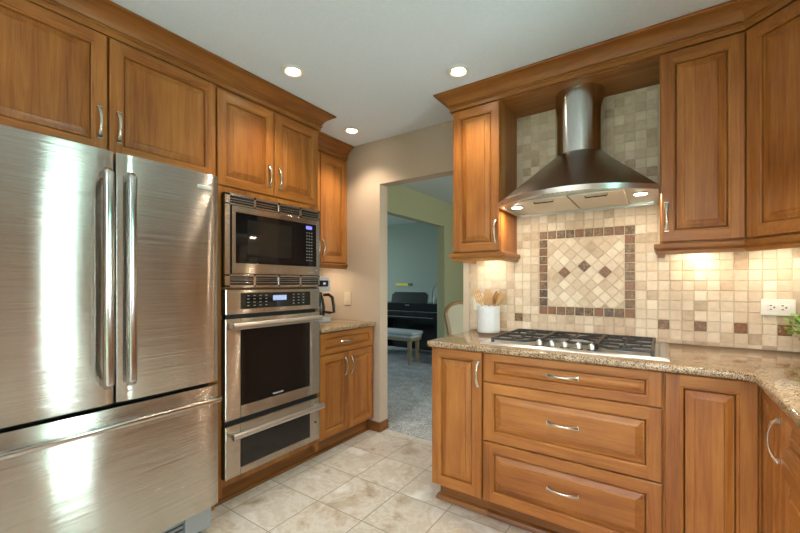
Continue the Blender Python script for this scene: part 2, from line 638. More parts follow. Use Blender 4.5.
# door lying in a vertical plane: o origin (lower corner, back), u along the wall, n outwards
def raised_door(o, u, n, wd, ht, parent, name='door', st=0.047, rl=0.047, hgrain=False, pin=0.026):
    o, u, n = Vector(o), Vector(u), Vector(n)
    zz = Vector((0, 0, 1))
    T = 0.02

    def P(a, b, c): return o + u * a + zz * b + n * c
    along_x = abs(u.x) > abs(u.y)
    WH = WX if along_x else WY
    mb = MB()

    def rect(a, b, c): return [P(a, b, c), P(wd - a, b, c), P(wd - a, ht - b, c), P(a, ht - b, c)]
    back = rect(0, 0, 0.0)
    o = o + u * .0016; wd -= .0032
    back = rect(0, 0, 0.0)
    e0, e1 = rect(0, 0, T - 0.004), rect(0.004, 0.004, T)
    mb.loft([back, e0, e1], cap0=True, cap1=False)
    c = 0.004
    # stiles (vertical grain) and rails (horizontal grain)
    H = 0 if hgrain else 1
    V = 0
    for (a0, a1, b0, b1, m) in ((c, st, c, ht - c, V), (wd - st, wd - c, c, ht - c, V),
                                (st, wd - st, c, rl, 1), (st, wd - st, ht - rl, ht - c, 1)):
        mb.add([P(a0, b0, T), P(a1, b0, T), P(a1, b1, T), P(a0, b1, T)], [(0, 1, 2, 3)], m)
    # moulded inner edge
    prof = [(0, T), (0.002, T - 0.0025), (0.006, T - 0.0025), (0.010, T - 0.006), (0.012, T - 0.0185)]
    for k in range(len(prof) - 1):
        (s0, n0), (s1, n1) = prof[k], prof[k + 1]
        q0, q1 = rect(st + s0, rl + s0, n0), rect(st + s1, rl + s1, n1)
        for i in range(4):
            mb.add([q0[i], q0[(i + 1) % 4], q1[(i + 1) % 4], q1[i]], [(0, 1, 2, 3)], (1, 0, 1, 0)[i])
    d = mb.build(name, [WZ, WH], parent)
    pm = MB()
    s = st + 0.0145
    t = rl + 0.0145
    rings = [rect(s, t, T - 0.0185), rect(s, t, T - 0.0105), rect(s + 0.005, t + 0.005, T - 0.0105),
             rect(s + 0.005 + pin * 0.55, t + 0.005 + pin * 0.55, T - 0.0055),
             rect(s + 0.005 + pin * 0.92, t + 0.005 + pin * 0.92, T - 0.0035),
             rect(s + 0.005 + pin, t + 0.005 + pin, T - 0.001)]
    pm.loft(rings)
    pm.build('panel', WH if hgrain else WZ, d)
    return d


def pull(c, d, n, parent, ln=0.135, out=0.023):
    """bow pull with flared ends; c middle on the face, d along, n outwards"""
    c, d, n = Vector(c), Vector(d).normalized(), Vector(n).normalized()
    sd = d.cross(n)
    mb = MB()
    N = 16
    rings = []
    for i in range(N + 1):
        t = i / N
        e = abs(2 * t - 1)
        off = out * (1 - e ** 2.3) + 0.0035
        wv = 0.0045 + 0.0050 * e ** 2
        th = 0.0028 + 0.0012 * e
        p = c + d * ln * (t - 0.5) + n * off
        rings.append([p + sd * wv * a + n * th * b for a, b in
                      ((-1, -.5), (-.6, -1), (.6, -1), (1, -.5), (1, .5), (.6, 1), (-.6, 1), (-1, .5))])
    mb.loft(rings)
    for s in (-1, 1):
        p = c + d * (ln * 0.5 - 0.006) * s
        q = [p + sd * a + d * b for a, b in ((-.0085, -.008), (.0085, -.008), (.0085, .008), (-.0085, .008))]
        mb.loft([q, [v + n * 0.008 for v in q]])
    return mb.build('handle', NICKEL, parent, smooth=True, angle=50)


def strip_profile(path, prof, name, mat, parent=None, closed_ends=True):
    """sweep a moulding profile (out, z) along a plan path; out is to the right-hand normal of travel"""
    pts = [Vector((x, y)) for x, y in path]
    rings = []
    for i, p in enumerate(pts):
        d0 = (pts[i] - pts[i - 1]).normalized() if i > 0 else (pts[1] - pts[0]).normalized()
        d1 = (pts[i + 1] - pts[i]).normalized() if i < len(pts) - 1 else d0
        n0, n1 = Vector((d0.y, -d0.x)), Vector((d1.y, -d1.x))
        b = (n0 + n1)
        b = b / b.dot(n0) if b.length > 1e-6 else n0
        rings.append([(p.x + b.x * o, p.y + b.y * o, z) for o, z in prof])
    mb = MB()
    mb.loft(rings)
    return mb.build(name, mat, parent, smooth=True, angle=25)


def crown_prof(z0, z1, pr=0.085):
    q = [(-0.005, z0), (0.008, z0), (0.008, z0 + 0.022), (0.015, z0 + 0.0235), (0.019, z0 + 0.0275), (0.015, z0 + 0.0315), (0.009, z0 + 0.0325),
         (0.009, z0 + 0.0355), (0.013, z0 + 0.037), (0.013, z0 + 0.039)]
    za, zb_ = z0 + 0.040, z1 - 0.013
    for k in range(9):
        t = k / 8
        a = t * PI / 2
        q.append((0.015 + (pr - 0.023) * (0.5 * t + 0.5 * (1 - math.cos(a))), za + (zb_ - za) * (0.5 * t + 0.5 * math.sin(a))))
    q += [(pr - 0.004, z1 - 0.012), (pr, z1 - 0.008), (pr, z1), (-0.005, z1)]
    return q


def rail_prof(z0, z1):
    h = z1 - z0
    return [(-0.02, z0), (0.010, z0), (0.010, z0 + h * .30), (0.014, z0 + h * .34), (0.021, z0 + h * .48), (0.0245, z0 + h * .68),
            (0.0235, z1 - 0.006), (0.019, z1 - .003), (-0.02, z1 - .003)]


# ------------------------------------------------------------------ the room
DY = 2.617      # far face of the range wall
mb = MB()
mb.box(XW - .1, -1.9376, YR, DY, 0, HC)
mb.box(-1.173, XR + .1, YR, DY, 0, HC)
mb.box(-1.9376, -1.173, YR, DY, 2.063, HC)
o = struct(mb.build('wall_back', TAUPE))
mb = MB(); mb.box(XW - .1, XW, -2.4, YR, 0, HC); struct(mb.build('wall_left', TAUPE))
mb = MB()
mb.box(XR, XR + .1, -2.4, 0.98, 0, HC); mb.box(XR, XR + .1, 1.38, YR, 0, HC)
mb.box(XR, XR + .1, 0.98, 1.38, 2.12, HC); mb.box(XR, XR + .1, 0.98, 1.38, 0, 0.93)
struct(mb.build('wall_right', TAUPE))
mb = MB()
mb.box(XW - .1, -1.8, -2.5, -2.4, 0, HC); mb.box(0.7, XR + .1, -2.5, -2.4, 0, HC); mb.box(-1.8, 0.7, -2.5, -2.4, 2.15, HC)
struct(mb.build('wall_front', TAUPE))
mb = MB(); mb.box(XW - .1, XR + .1, -2.5, 2.59, -0.05, 0); struct(mb.build('floor', FLOORM))
mb = MB(); mb.box(XW - .1, XR + .1, -2.5, DY, HC, HC + .05); struct(mb.build('ceiling', CEIL))
# sink window and patio door the daylight comes through
fr = MB()
for a in ((0.98, 1.0, 0.93, 2.12), (1.36, 1.38, 0.93, 2.12), (1.0, 1.36, 0.93, 0.955), (1.0, 1.36, 2.09, 2.12)):
    fr.box(XR + .02, XR + .08, *a)
wf = struct(fr.build('window_1', WHITEPL))
g = MB(); g.box(XR + .045, XR + .051, 1.0, 1.36, 0.955, 2.09); g.build('pane', PANE, wf)
fr = MB()
for a in ((-1.8, -1.74), (-0.58, -0.52), (0.64, 0.70)):
    fr.box(*a, -2.48, -2.42, 0.0, 2.15)
fr.box(-1.8, 0.7, -2.48, -2.42, 2.09, 2.15); fr.box(-1.8, 0.7, -2.48, -2.42, 0, 0.06)
wf = struct(fr.build('door_1', WHITEPL))
g = MB(); g.box(-1.74, -0.58, -2.453, -2.447, 0.06, 2.09); g.box(-0.52, 0.64, -2.453, -2.447, 0.06, 2.09); g.build('pane', PANE, wf)
# doorway trim and baseboard
mb = MB(); mb.box(-1.174, -1.128, YR - .012, YR, 0, 2.07); struct(mb.build('trim_1', CASING, bevel=.003))
mb = MB()
mb.prism([(-2.055, YR), (-2.055, YR - .014), (-1.9236, YR - .014), (-1.9236, DY), (-1.9376, DY), (-1.9376, YR)], 0, 0.080)
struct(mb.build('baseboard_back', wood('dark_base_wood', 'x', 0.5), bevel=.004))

# dining room and piano room seen through the doorway
XD = -2.625
mb = MB()
mb.box(XD - .11, XD, DY, 3.2, 0, HC); mb.box(XD - .11, XD, 4.951, 8.0, 0, HC); mb.box(XD - .11, XD, 3.2, 4.951, 2.068, HC)
struct(mb.build('wall_dining_left', GREENW))
mb = MB(); mb.box(XD - .11, 1.7, 8.0, 8.1, 0, HC); struct(mb.build('wall_dining_back', GREENW))
mb = MB()
mb.box(1.6, 1.7, DY, 2.9, 0, HC); mb.box(1.6, 1.7, 4.5, 8.0, 0, HC); mb.box(1.6, 1.7, 2.9, 4.5, 0, .75); mb.box(1.6, 1.7, 2.9, 4.5, 2.25, HC)
struct(mb.build('wall_dining_right', GREENW))
mb = MB(); mb.box(-6.1, 1.7, 2.59, 8.1, -0.05, 0.006); struct(mb.build('floor_carpet', CARPET))
mb = MB(); mb.box(-6.1, 1.7, DY, 8.1, HC, HC + .05); struct(mb.build('ceiling_dining', CEIL2))
mb = MB(); mb.box(-6.1, XD - .11, 6.35, 6.45, 0, HC); struct(mb.build('wall_piano_back', TEALW))
mb = MB(); mb.box(-6.1, XD - .11, DY - .1, DY, 0, HC); struct(mb.build('wall_piano_front', TEALW))
mb = MB()
mb.box(-6.1, -6.0, DY, 3.6, 0, HC); mb.box(-6.1, -6.0, 5.2, 6.4, 0, HC); mb.box(-6.1, -6.0, 3.6, 5.2, 0, .8); mb.box(-6.1, -6.0, 3.6, 5.2, 2.3, HC)
struct(mb.build('wall_piano_left', TEALW))
mb = MB(); mb.box(XD - .122, XD - .11, 4.951, 6.35, 0, HC); struct(mb.build('wall_piano_right', TEALW))
mb = MB(); mb.box(-40, 40, -40, 40, -0.30, -0.25); struct(mb.build('ground', LAWN))

# ------------------------------------------------------------------ left run
# refrigerator
fx, fy0, fy1 = -1.78, 0.187, 1.030
fr = thing('refrigerator', (-2.2, 0.605, 0), 'stainless french-door refrigerator with a bottom freezer drawer, left of the wall ovens', 'refrigerator')
mb = MB(); mb.box(-2.58, -1.862, fy0 + .004, fy1 - .004, 0.05, 1.745); mb.build('body', DARK, fr, bevel=.004)


def bowed(y0, y1, z0, z1, parent, name):
    mb = MB()
    N = 14
    x0 = fx - 0.075
    front = []
    for i in range(N + 1):
        t = i / N
        front.append((fx - 0.004 + 0.004 * (1 - (2 * t - 1) ** 2) - (0.006 if i in (0, N) else 0), y0 + (y1 - y0) * t))
    poly = [(x0, y0)] + front + [(x0, y1)]
    mb.prism([(a, b) for a, b in poly][::-1], z0, z1)
    return mb.build(name, STEEL, parent, bevel=.0025, smooth=True, angle=40)


def post_bar(parent, c0, c1, n, half, out, sidew):
    """pro-style handle: a bar with angled ends standing on two posts"""
    c0, c1, n = Vector(c0), Vector(c1), Vector(n)
    d = (c1 - c0).normalized()
    sd = d.cross(n)
    mb = MB()
    L_ = (c1 - c0).length

    def ring(p, a, b0, b1):
        return [p + sd * (-a) + n * b0, p + sd * a + n * b0, p + sd * a + n * (b1 - .004), p + sd * (a * .6) + n * b1,
                p - sd * (a * .6) + n * b1, p - sd * a + n * (b1 - .004)]
    rings = []
    for s, lo, hi in ((0, out - half * .4, out - half * .35 + .006), (0.020, out - half, out + half),
                      (L_ - 0.020, out - half, out + half), (L_, out - half * .4, out - half * .35 + .006)):
        rings.append(ring(c0 + d * s, sidew, lo, hi))
    mb.loft(rings)
    for s in (0.006, L_ - 0.036):
        q = ring(c0 + d * s, sidew * .9, 0.0, 0.03)
        p0 = c0 + d * s
        a = sidew * .85
        sq = [p0 - sd * a, p0 + sd * a, p0 + sd * a + d * .03, p0 - sd * a + d * .03]
        mb.loft([[v for v in sq], [v + n * (out - half * .3) for v in sq]])
    return mb.build('handle', BARST, parent, bevel=.002, smooth=True, angle=40)


dl = bowed(fy0, 0.6015, 0.7635, 1.757, fr, 'door')
post_bar(dl, (fx - .002, 0.566, 0.835), (fx - .002, 0.566, 1.675), (1, 0, 0), 0.020, 0.052, 0.0135)
dr = bowed(0.6095, fy1, 0.7635, 1.757, fr, 'door')
post_bar(dr, (fx - .002, 0.642, 0.835), (fx - .002, 0.642, 1.675), (1, 0, 0), 0.020, 0.052, 0.0135)
mb = MB(); mb.box(fx - .004, fx + .0015, 0.925, 0.992, 1.682, 1.698)
b = mb.build('badge', WHITEPL, dr, bevel=.001); b['label'] = 'pale metal badge near the upper corner'
fz = bowed(fy0, fy1, 0.165, 0.747, fr, 'freezer_drawer')
post_bar(fz, (fx - .002, fy0 + .01, 0.688), (fx - .002, fy1 - .012, 0.688), (1, 0, 0), 0.014, 0.050, 0.0105)
mb = MB()
mb.box(-1.885, -1.875, fy0 + .01, 0.90, 0.04, 0.150, 1)
for k in range(5):
    mb.box(-1.88, -1.855, fy0 + .01, 0.90, 0.044 + k * .022, 0.056 + k * .022)
mb.box(-1.90, -1.842, 0.90, fy1 - .006, 0.038, 0.152)
mb.build('toe_grille', [plain('grey_grille', (0.42, 0.46, 0.50), .35, .6), DARK], fr, bevel=.002)
for yy in (fy0 + .06, fy1 - .05):
    mb = MB(); mb.lathe([(0.022, 0.0), (0.022, 0.012), (0.010, 0.016), (0.010, 0.06)], (-1.905, yy), 14); mb.build('foot', BLACKPL, fr)

# cabinet over the refrigerator, with the tall panels that frame it
cb = thing('fridge_cabinet', (-2.3, 0.64, 1.79), 'two-door maple wall cabinet directly above the stainless refrigerator', 'cabinet')
mb = MB(); mb.box(XW + .002, XO - .02, 0.135, 1.141, 1.79, 2.345); mb.build('body', WZ, cb, bevel=.001)
for y0 in (0.135, 1.122):
    mb = MB(); mb.box(XW + .002, XO - .02, y0, y0 + .019, 0.0, 1.79); mb.build('side_panel', WZ, cb)
d = raised_door((XO - .02, 0.160, 1.797), (0, 1, 0), (1, 0, 0), 0.492, 0.520, cb)
pull((XO, 0.620, 1.930), (0, 0, 1), (1, 0, 0), d)
d = raised_door((XO - .02, 0.656, 1.797), (0, 1, 0), (1, 0, 0), 0.484, 0.520, cb)
pull((XO, 0.690, 1.930), (0, 0, 1), (1, 0, 0), d)

# oven tower
tw = thing('oven_tower', (-2.3, 1.515, 0), 'tall maple cabinet holding the microwave, oven and warming drawer', 'cabinet')
mb = MB()
fx0 = XO - .004
mb.box(XW + .002, fx0, 1.1425, 1.176, 0.055, 1.745); mb.box(XW + .002, fx0, 1.862, 1.888, 0.055, 1.745)
mb.box(XW + .002, fx0, 1.176, 1.862, 0.108, 0.150); mb.box(XW + .002, XO - .02, 1.1425, 1.888, 1.745, 2.345)
mb.box(XO - .03, fx0, 1.1425, 1.888, 1.745, 1.774)
mb.box(XW + .002, XW + .02, 1.176, 1.862, 0.150, 1.745)
mb.box(XW + .03, XO - .03, 1.176, 1.862, 1.2035, 1.2115)
mb.box(XW + .03, XO - .03, 1.176, 1.862, 0.458, 0.466)
mb.build('body', WZ, tw)
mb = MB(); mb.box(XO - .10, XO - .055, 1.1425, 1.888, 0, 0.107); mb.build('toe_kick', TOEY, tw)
strip_profile([(XO - .055, 1.888), (XO - .055, 1.1425)][::-1], [(0, 0), (.016, 0), (.015, .008), (.010, .015), (0, .019)], 'shoe_moulding', TOEY, tw)
for y0, wdt, hy in ((1.1465, 0.368, 1.478), (1.5185, 0.366, 1.552)):
    d = raised_door((XO - .02, y0, 1.779), (0, 1, 0), (1, 0, 0), wdt, 0.527, tw)
    pull((XO, hy, 1.895), (0, 0, 1), (1, 0, 0), d)

AX = -1.962
A0, A1 = 1.168, 1.861
# built-in microwave
mw = thing('microwave', (-2.2, 1.515, 1.2125), 'built-in black glass microwave in a louvred stainless trim, above the oven', 'microwave')
mb = MB(); mb.box(-2.50, AX - .018, 1.19, 1.845, 1.2125, 1.725); mb.build('body', DARK, mw)
mb = MB()
mb.box(XO, AX - .012, A0 + .001, A1 - .001, 1.214, 1.736, 1)
mb.box(AX - .0122, AX, A0, A0 + .030, 1.214, 1.736); mb.box(AX - .0122, AX, A1 - .016, A1, 1.214, 1.736)
mb.box(AX - .0122, AX, A0, A1, 1.722, 1.738); mb.box(AX - .0122, AX, A0, A1, 1.672, 1.682)
mb.box(AX - .0122, AX, A0, A1, 1.212, 1.228); mb.box(AX - .0122, AX, A0, A1, 1.276, 1.288)
for k in range(1, 4):
    yk = A0 + .014 + k * (A1 - A0 - .014) / 4
    mb.box(AX - .0122, AX, yk - .008, yk + .008, 1.672, 1.738); mb.box(AX - .0122, AX, yk - .008, yk + .008, 1.214, 1.288)
for z in (1.694, 1.708, 1.241, 1.256, 1.267):
    mb.box(AX - .010, AX - .002, A0, A1, z - .0025, z + .0025)
mb.build('trim_frame', [STEEL, DARK], mw, bevel=.0015)
d_ = MB()
d_.box(AX - .012, AX + .006, A0 + .036, A1 - .018, 1.292, 1.632)
I0, I1 = A0 + .036, A1 - .018
d_ = MB()
for a in ((I0, I0 + .022, 1.292, 1.668), (I1 - .020, I1, 1.292, 1.668), (I0 + .022, I1 - .020, 1.292, 1.350), (I0 + .022, I1 - .020, 1.634, 1.668)):
    d_.box(AX - .012, AX + .008, *a)
d = d_.build('door', STEEL, mw, bevel=.002)
mb = MB(); mb.box(AX - .010, AX + .004, I0 + .022, I1 - .020, 1.350, 1.634); mb.build('glass', BLACKGL, d)
mb = MB(); mb.box(AX - .008, AX + .0055, 1.300, 1.300 + .315, 1.395, 1.600); g_ = mb.build('window', plain('microwave_window', (.02, .018, .016), .04), d)
mb = MB(); mb.box(AX, AX + .0055, 1.735, 1.785, 1.598, 1.620); mb.build('display', BLUED, d)
mb = MB()
for r_ in range(10):
    for c_ in range(3):
        y = 1.737 + c_ * .021; z = 1.572 - r_ * .0205
        mb.box(AX, AX + .005, y, y + .010, z, z + .005)
mb.build('keypad', KEYM, d)
mb = MB(); mb.box(AX, AX + .0085, 1.745, 1.795, 1.309, 1.313); mb.build('maker_mark', KEYM, d)

# wall oven
ov = thing('wall_oven', (-2.2, 1.515, 0.4665), 'single stainless wall oven with a dark glass door, below the microwave', 'oven')
mb = MB(); mb.box(-2.55, AX - .03, 1.19, 1.845, 0.4665, 1.2025); mb.build('body', DARK, ov)
mb = MB(); mb.box(XO, AX - .014, A0 + .0005, A1 - .0005, 1.063, 1.2015); mb.build('panel_gasket', DARK, ov)
mb = MB(); mb.box(AX - .0145, AX, A0, A1, 1.062, 1.2025); cp = mb.build('control_panel', STEEL, ov, bevel=.007, seg=3)
mb = MB(); mb.box(AX - .004, AX + .0025, 1.262, 1.773, 1.092, 1.182); mb.build('glass', BLACKGL, cp)
mb = MB(); mb.box(AX, AX + .0035, 1.475, 1.575, 1.134, 1.164); mb.build('display', PALED, cp)
for y0_ in (1.300, 1.625):
    mb = MB()
    mb.box(AX, AX + .0030, y0_ - .004, y0_ + (.140 if y0_ < 1.5 else .100), 1.100, 1.174, 1)
    for r_ in range(4):
        for c_ in range(4 if y0_ < 1.5 else 3):
            y = y0_ + c_ * .040; z = 1.166 - r_ * .019
            mb.box(AX, AX + .0034, y, y + .014, z - .002, z + .002)
    mb.build('keypad', [KEYM, BLACKGL], cp)
d_ = MB()
G0, G1 = 1.262, 1.774
for a in ((A0, G0, .478, 1.040), (G1, A1, .478, 1.040), (G0, G1, .478, .545), (G0, G1, .974, 1.040)):
    d_.box(AX - .0145, AX, *a)
mb = MB(); mb.box(XO, AX - .014, A0 + .0005, A1 - .0005, .480, 1.038); mb.build('door_gasket', DARK, ov)
od = d_.build('door', STEEL, ov, bevel=.005, seg=3)
mb = MB(); mb.box(AX - .0138, AX - .003, G0, G1, .545, .974); mb.build('glass', OVENGL, od)
mb = MB(); mb.tube([(-1.915, 1.188, 1.0), (-1.915, 1.838, 1.0)], .019, 16, .55, (0, 0, 1))
for y in (1.205, 1.820):
    mb.box(AX - .002, -1.918, y - .012, y + .012, .988, 1.012)
mb.build('handle', STEELH, od, smooth=True)


def text(st_, loc, rot, size, mat, parent, name):
    cu = bpy.data.curves.new(name, 'FONT')
    cu.body = st_; cu.size = size; cu.extrude = 0.0006; cu.align_x = 'CENTER'
    t = bpy.data.objects.new(name, cu); col.objects.link(t)
    dg = bpy.context.evaluated_depsgraph_get()
    me = bpy.data.meshes.new_from_object(t.evaluated_get(dg))
    bpy.data.objects.remove(t)
    me.materials.clear(); me.materials.append(mat)
    t = bpy.data.objects.new(name, me); col.objects.link(t)
    t.rotation_euler = rot
    t.location = Vector(loc) - Vector(parent['org'])
    t.parent = parent
    return t


text('THERMADOR', (AX - .002, 1.515, 0.558), (PI / 2, 0, PI / 2), .013, WHITEPL, od, 'maker_name')
mb = MB(); mb.box(AX - .025, AX - .020, A0 + .004, A1 - .004, .455, .478); mb.build('vent', DARK, ov)

# warming drawer
wd = thing('warming_drawer', (-2.2, 1.515, 0.152), 'low stainless warming drawer with dark glass, under the oven', 'warming drawer')
mb = MB(); mb.box(-2.50, AX - .025, 1.19, 1.845, 0.152, 0.452); mb.build('body', DARK, wd)
d_ = MB()
for a in ((A0, G0, .158, .448), (G1, A1, .158, .448), (G0, G1, .158, .200), (G0, G1, .362, .448)):
    d_.box(AX - .0145, AX, *a)
mb = MB(); mb.box(XO, AX - .014, A0 + .0005, A1 - .0005, .160, .446); mb.build('drawer_gasket', DARK, wd)
wdd = d_.build('drawer_front', STEEL, wd, bevel=.005, seg=3)
mb = MB(); mb.box(AX - .0138, AX - .003, G0, G1, .200, .362); mb.build('glass', OVENGL, wdd)
mb = MB(); mb.tube([(-1.905, 1.180, .404), (-1.905, 1.845, .404)], .017, 16, .7, (0, 0, 1))
for y in (1.20, 1.825):
    mb.box(AX - .002, -1.91, y - .014, y + .014, .395, .415)
mb.build('handle', STEELH, wdd, smooth=True)
mb = MB(); mb.tube([(AX - .001, 1.822, .285), (AX + .004, 1.822, .285)], .006, 12); mb.build('indicator', BLACKPL, wdd)

# left base cabinet
cb = thing('base_cabinet', (-2.3, 2.2, 0), 'small maple base cabinet with one drawer over two doors, beside the oven tower', 'cabinet')
mb = MB(); mb.box(XW + .002, XO - .02, 1.889, YR - .001, .108, .884); mb.build('body', WZ, cb)
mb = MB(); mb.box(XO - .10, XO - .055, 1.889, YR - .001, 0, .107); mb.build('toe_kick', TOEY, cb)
strip_profile([(XO - .055, 1.889), (XO - .055, YR - .015)], [(0, 0), (.016, 0), (.015, .008), (.010, .015), (0, .019)], 'shoe_moulding', TOEY, cb)
d = raised_door((XO - .02, 1.897, .718), (0, 1, 0), (1, 0, 0), .608, .158, cb, 'drawer', .045, .034, True, .014)
pull((XO, 2.175, .800), (0, 1, 0), (1, 0, 0), d)
d = raised_door((XO - .02, 1.897, .114), (0, 1, 0), (1, 0, 0), .296, .598, cb)
pull((XO, 2.160, .605), (0, 0, 1), (1, 0, 0), d)
d = raised_door((XO - .02, 2.198, .114), (0, 1, 0), (1, 0, 0), .307, .598, cb)
pull((XO, 2.226, .605), (0, 0, 1), (1, 0, 0), d)
mb = MB(); mb.box(XW + .001, XO + .03, 1.8895, YR - .001, .8845, CT)
tag(mb.build('countertop', GRANITE, bevel=.009, seg=3, smooth=True), 'short speckled granite countertop under the coffee maker', 'countertop')

# left upper cabinet
cb = thing('wall_cabinet', (-2.45, 2.2, 1.40), 'tall maple wall cabinet above the coffee maker, between oven tower and doorway', 'cabinet')
mb = MB(); mb.box(XW + .002, XU - .02, 1.889, YR - .001, 1.408, 2.345); mb.build('body', WZ, cb)
d = raised_door((XU - .02, 1.893, 1.412), (0, 1, 0), (1, 0, 0), .288, .888, cb, st=.05)
pull((XU, 2.155, 1.53), (0, 0, 1), (1, 0, 0), d)
d = raised_door((XU - .02, 2.186, 1.412), (0, 1, 0), (1, 0, 0), .318, .888, cb, st=.052)
pull((XU, 2.208, 1.53), (0, 0, 1), (1, 0, 0), d)
strip_profile([(XU - .02, 1.889), (XU - .02, YR - .001)], rail_prof(1.363, 1.408), 'light_rail', WTY, cb)

# crown mouldings of the left run
c = strip_profile([(XO - .02, 0.135), (XO - .02, 1.888), (XO - .17, 1.888)], [(a + .012, z) for a, z in crown_prof(2.321, HC - .001)], 'crown_moulding', WTY)
tag(c, 'maple crown moulding above the refrigerator cabinet and oven tower', 'moulding')
c = strip_profile([(XU - .02, 1.8895), (XU - .02, YR - .001)], [(a + .012, z) for a, z in crown_prof(2.321, HC - .001)], 'crown_moulding', WTY)
tag(c, 'short maple crown moulding above the wall cabinet beside the doorway', 'moulding')

# ------------------------------------------------------------------ range run: base cabinets
N_, U_ = (0, -1, 0), (1, 0, 0)
cb = thing('base_cabinet', (-.92, 2.2, 0), 'narrow one-door maple base cabinet beside the doorway, at the end of the range run', 'cabinet')
mb = MB(); mb.box(-1.072, -.7665, YB + .02, YR - .001, .108, .884); mb.build('body', WZ, cb)
d = raised_door((-1.070, YB + .02, .115), U_, N_, .300, .763, cb)
pull((-.790, YB, .765), (0, 0, 1), N_, d)
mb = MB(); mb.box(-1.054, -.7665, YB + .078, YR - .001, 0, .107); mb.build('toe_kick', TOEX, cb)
sh = [(0, 0), (.020, 0), (.020, .012), (.015, .024), (.006, .031), (0, .033)]
strip_profile([(-1.054, YR - .02), (-1.054, YB + .078), (-.7665, YB + .078)], sh, 'shoe_moulding', TOEX, cb)

cb = thing('drawer_cabinet', (-.378, 2.2, 0), 'wide maple base cabinet with three stacked drawers, below the gas cooktop', 'cabinet')
mb = MB(); mb.box(-.7655, .0085, YB + .02, YR - .001, .108, .884); mb.build('body', WZ, cb)
for z0, z1, rl in ((.7305, .879, .034), (.4265, .7265, .046), (.115, .4205, .046)):
    d = raised_door((-.7635, YB + .02, z0), U_, N_, .770, z1 - z0, cb, 'drawer', .047, rl, True, .018 if rl < .04 else .026)
    pull((-.375, YB, {.7305: .806, .4265: .583, .115: .276}[z0]), (1, 0, 0), N_, d)
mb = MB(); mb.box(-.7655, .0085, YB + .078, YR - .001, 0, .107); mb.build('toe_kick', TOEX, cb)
strip_profile([(-.7655, YB + .078), (.0085, YB + .078)], sh, 'shoe_moulding', TOEX, cb)

cb = thing('corner_cabinet', (.55, 2.1, 0), 'L-shaped maple corner base cabinet with two doors meeting in the corner', 'cabinet')
mb = MB(); mb.prism([(.0095, YR - .001), (.0095, YB + .02), (XB + .02, YB + .02), (XB + .02, 1.5855), (XR - .001, 1.5855), (XR - .001, YR - .001)], .108, .884)
mb.build('body', WZ, cb)
d = raised_door((.0115, YB + .02, .115), U_, N_, .284, .763, cb, st=.052)
d = raised_door((XB + .02, YB - .002, .115), (0, -1, 0), (-1, 0, 0), .272, .763, cb, st=.045)
pull((XB, 1.606, .757), (0, 0, 1), (-1, 0, 0), d)
mb = MB(); mb.prism([(.0095, YR - .001), (.0095, YB + .078), (XB + .078, YB + .078), (XB + .078, 1.5855), (XR - .001, 1.5855), (XR - .001, YR - .001)], 0, .107)
mb.build('toe_kick', TOEX, cb)

cb = thing('drawer_cabinet', (.62, 1.3, 0), 'maple drawer cabinet on the right wall, just past the corner door handle', 'cabinet')
mb = MB(); mb.box(XB + .02, XR - .001, .825, 1.5845, .108, .884); mb.build('body', WZ, cb)
for z0, z1, rl in ((.7205, .879, .036), (.4265, .7165, .050), (.115, .4205, .050)):
    d = raised_door((XB + .02, 1.5825, z0), (0, -1, 0), (-1, 0, 0), .755, z1 - z0, cb, 'drawer', .047, rl, True, .018)
    pull((XB, 1.205, (z0 + z1) / 2), (0, 1, 0), (-1, 0, 0), d)
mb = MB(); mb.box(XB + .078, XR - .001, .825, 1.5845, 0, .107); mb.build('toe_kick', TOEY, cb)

# L-shaped countertop with a rounded inner corner
cx0, cyf, cxr = -1.089, YB - .032, XB - .024
poly = [(cx0, YR - .001), (cx0, cyf + .012), (cx0 + .012, cyf)]
rr = 0.05
for k in range(7):
    a = PI / 2 - k * PI / 12
    poly.append((cxr - rr + rr * math.cos(a), cyf - rr + rr * math.sin(a)))
poly += [(cxr, .815), (XR - .001, .815), (XR - .001, YR - .001)]
mb = MB(); mb.prism(poly, .8845, CT)
tag(mb.build('countertop', GRANITE, bevel=.010, seg=3, smooth=True), 'long L-shaped speckled granite countertop under the cooktop', 'countertop')

# ------------------------------------------------------------------ range run: upper cabinets
cb = thing('wall_cabinet', (-.94, 2.35, 1.39), 'narrow maple wall cabinet left of the range hood, beside the doorway', 'cabinet')
mb = MB(); mb.box(-1.100, -.788, YU + .02, YR - .001, 1.428, 2.345); mb.build('body', WZ, cb, bevel=.001)
d = raised_door((-1.098, YU + .02, 1.432), U_, N_, .308, .890, cb)
pull((-.815, YU, 1.545), (0, 0, 1), N_, d)
strip_profile([(-1.096, YR - .001), (-1.096, YU + .02), (-.788, YU + .02), (-.788, YR - .014)], rail_prof(1.376, 1.428), 'light_rail', WTX, cb)

cb = thing('wall_cabinet', (.15, 2.35, 1.39), 'maple wall cabinet right of the range hood, with one tall raised-panel door', 'cabinet')
mb = MB(); mb.box(-.004, .3065, YU + .02, YR - .001, 1.428, 2.345); mb.build('body', WZ, cb, bevel=.001)
d = raised_door((-.002, YU + .02, 1.432), U_, N_, .305, .890, cb)
pull((.022, YU, 1.550), (0, 0, 1), N_, d)
strip_profile([(-.004, YR - .014), (-.004, YU + .02), (.3065, YU + .02)], rail_prof(1.376, 1.428), 'light_rail', WTX, cb)

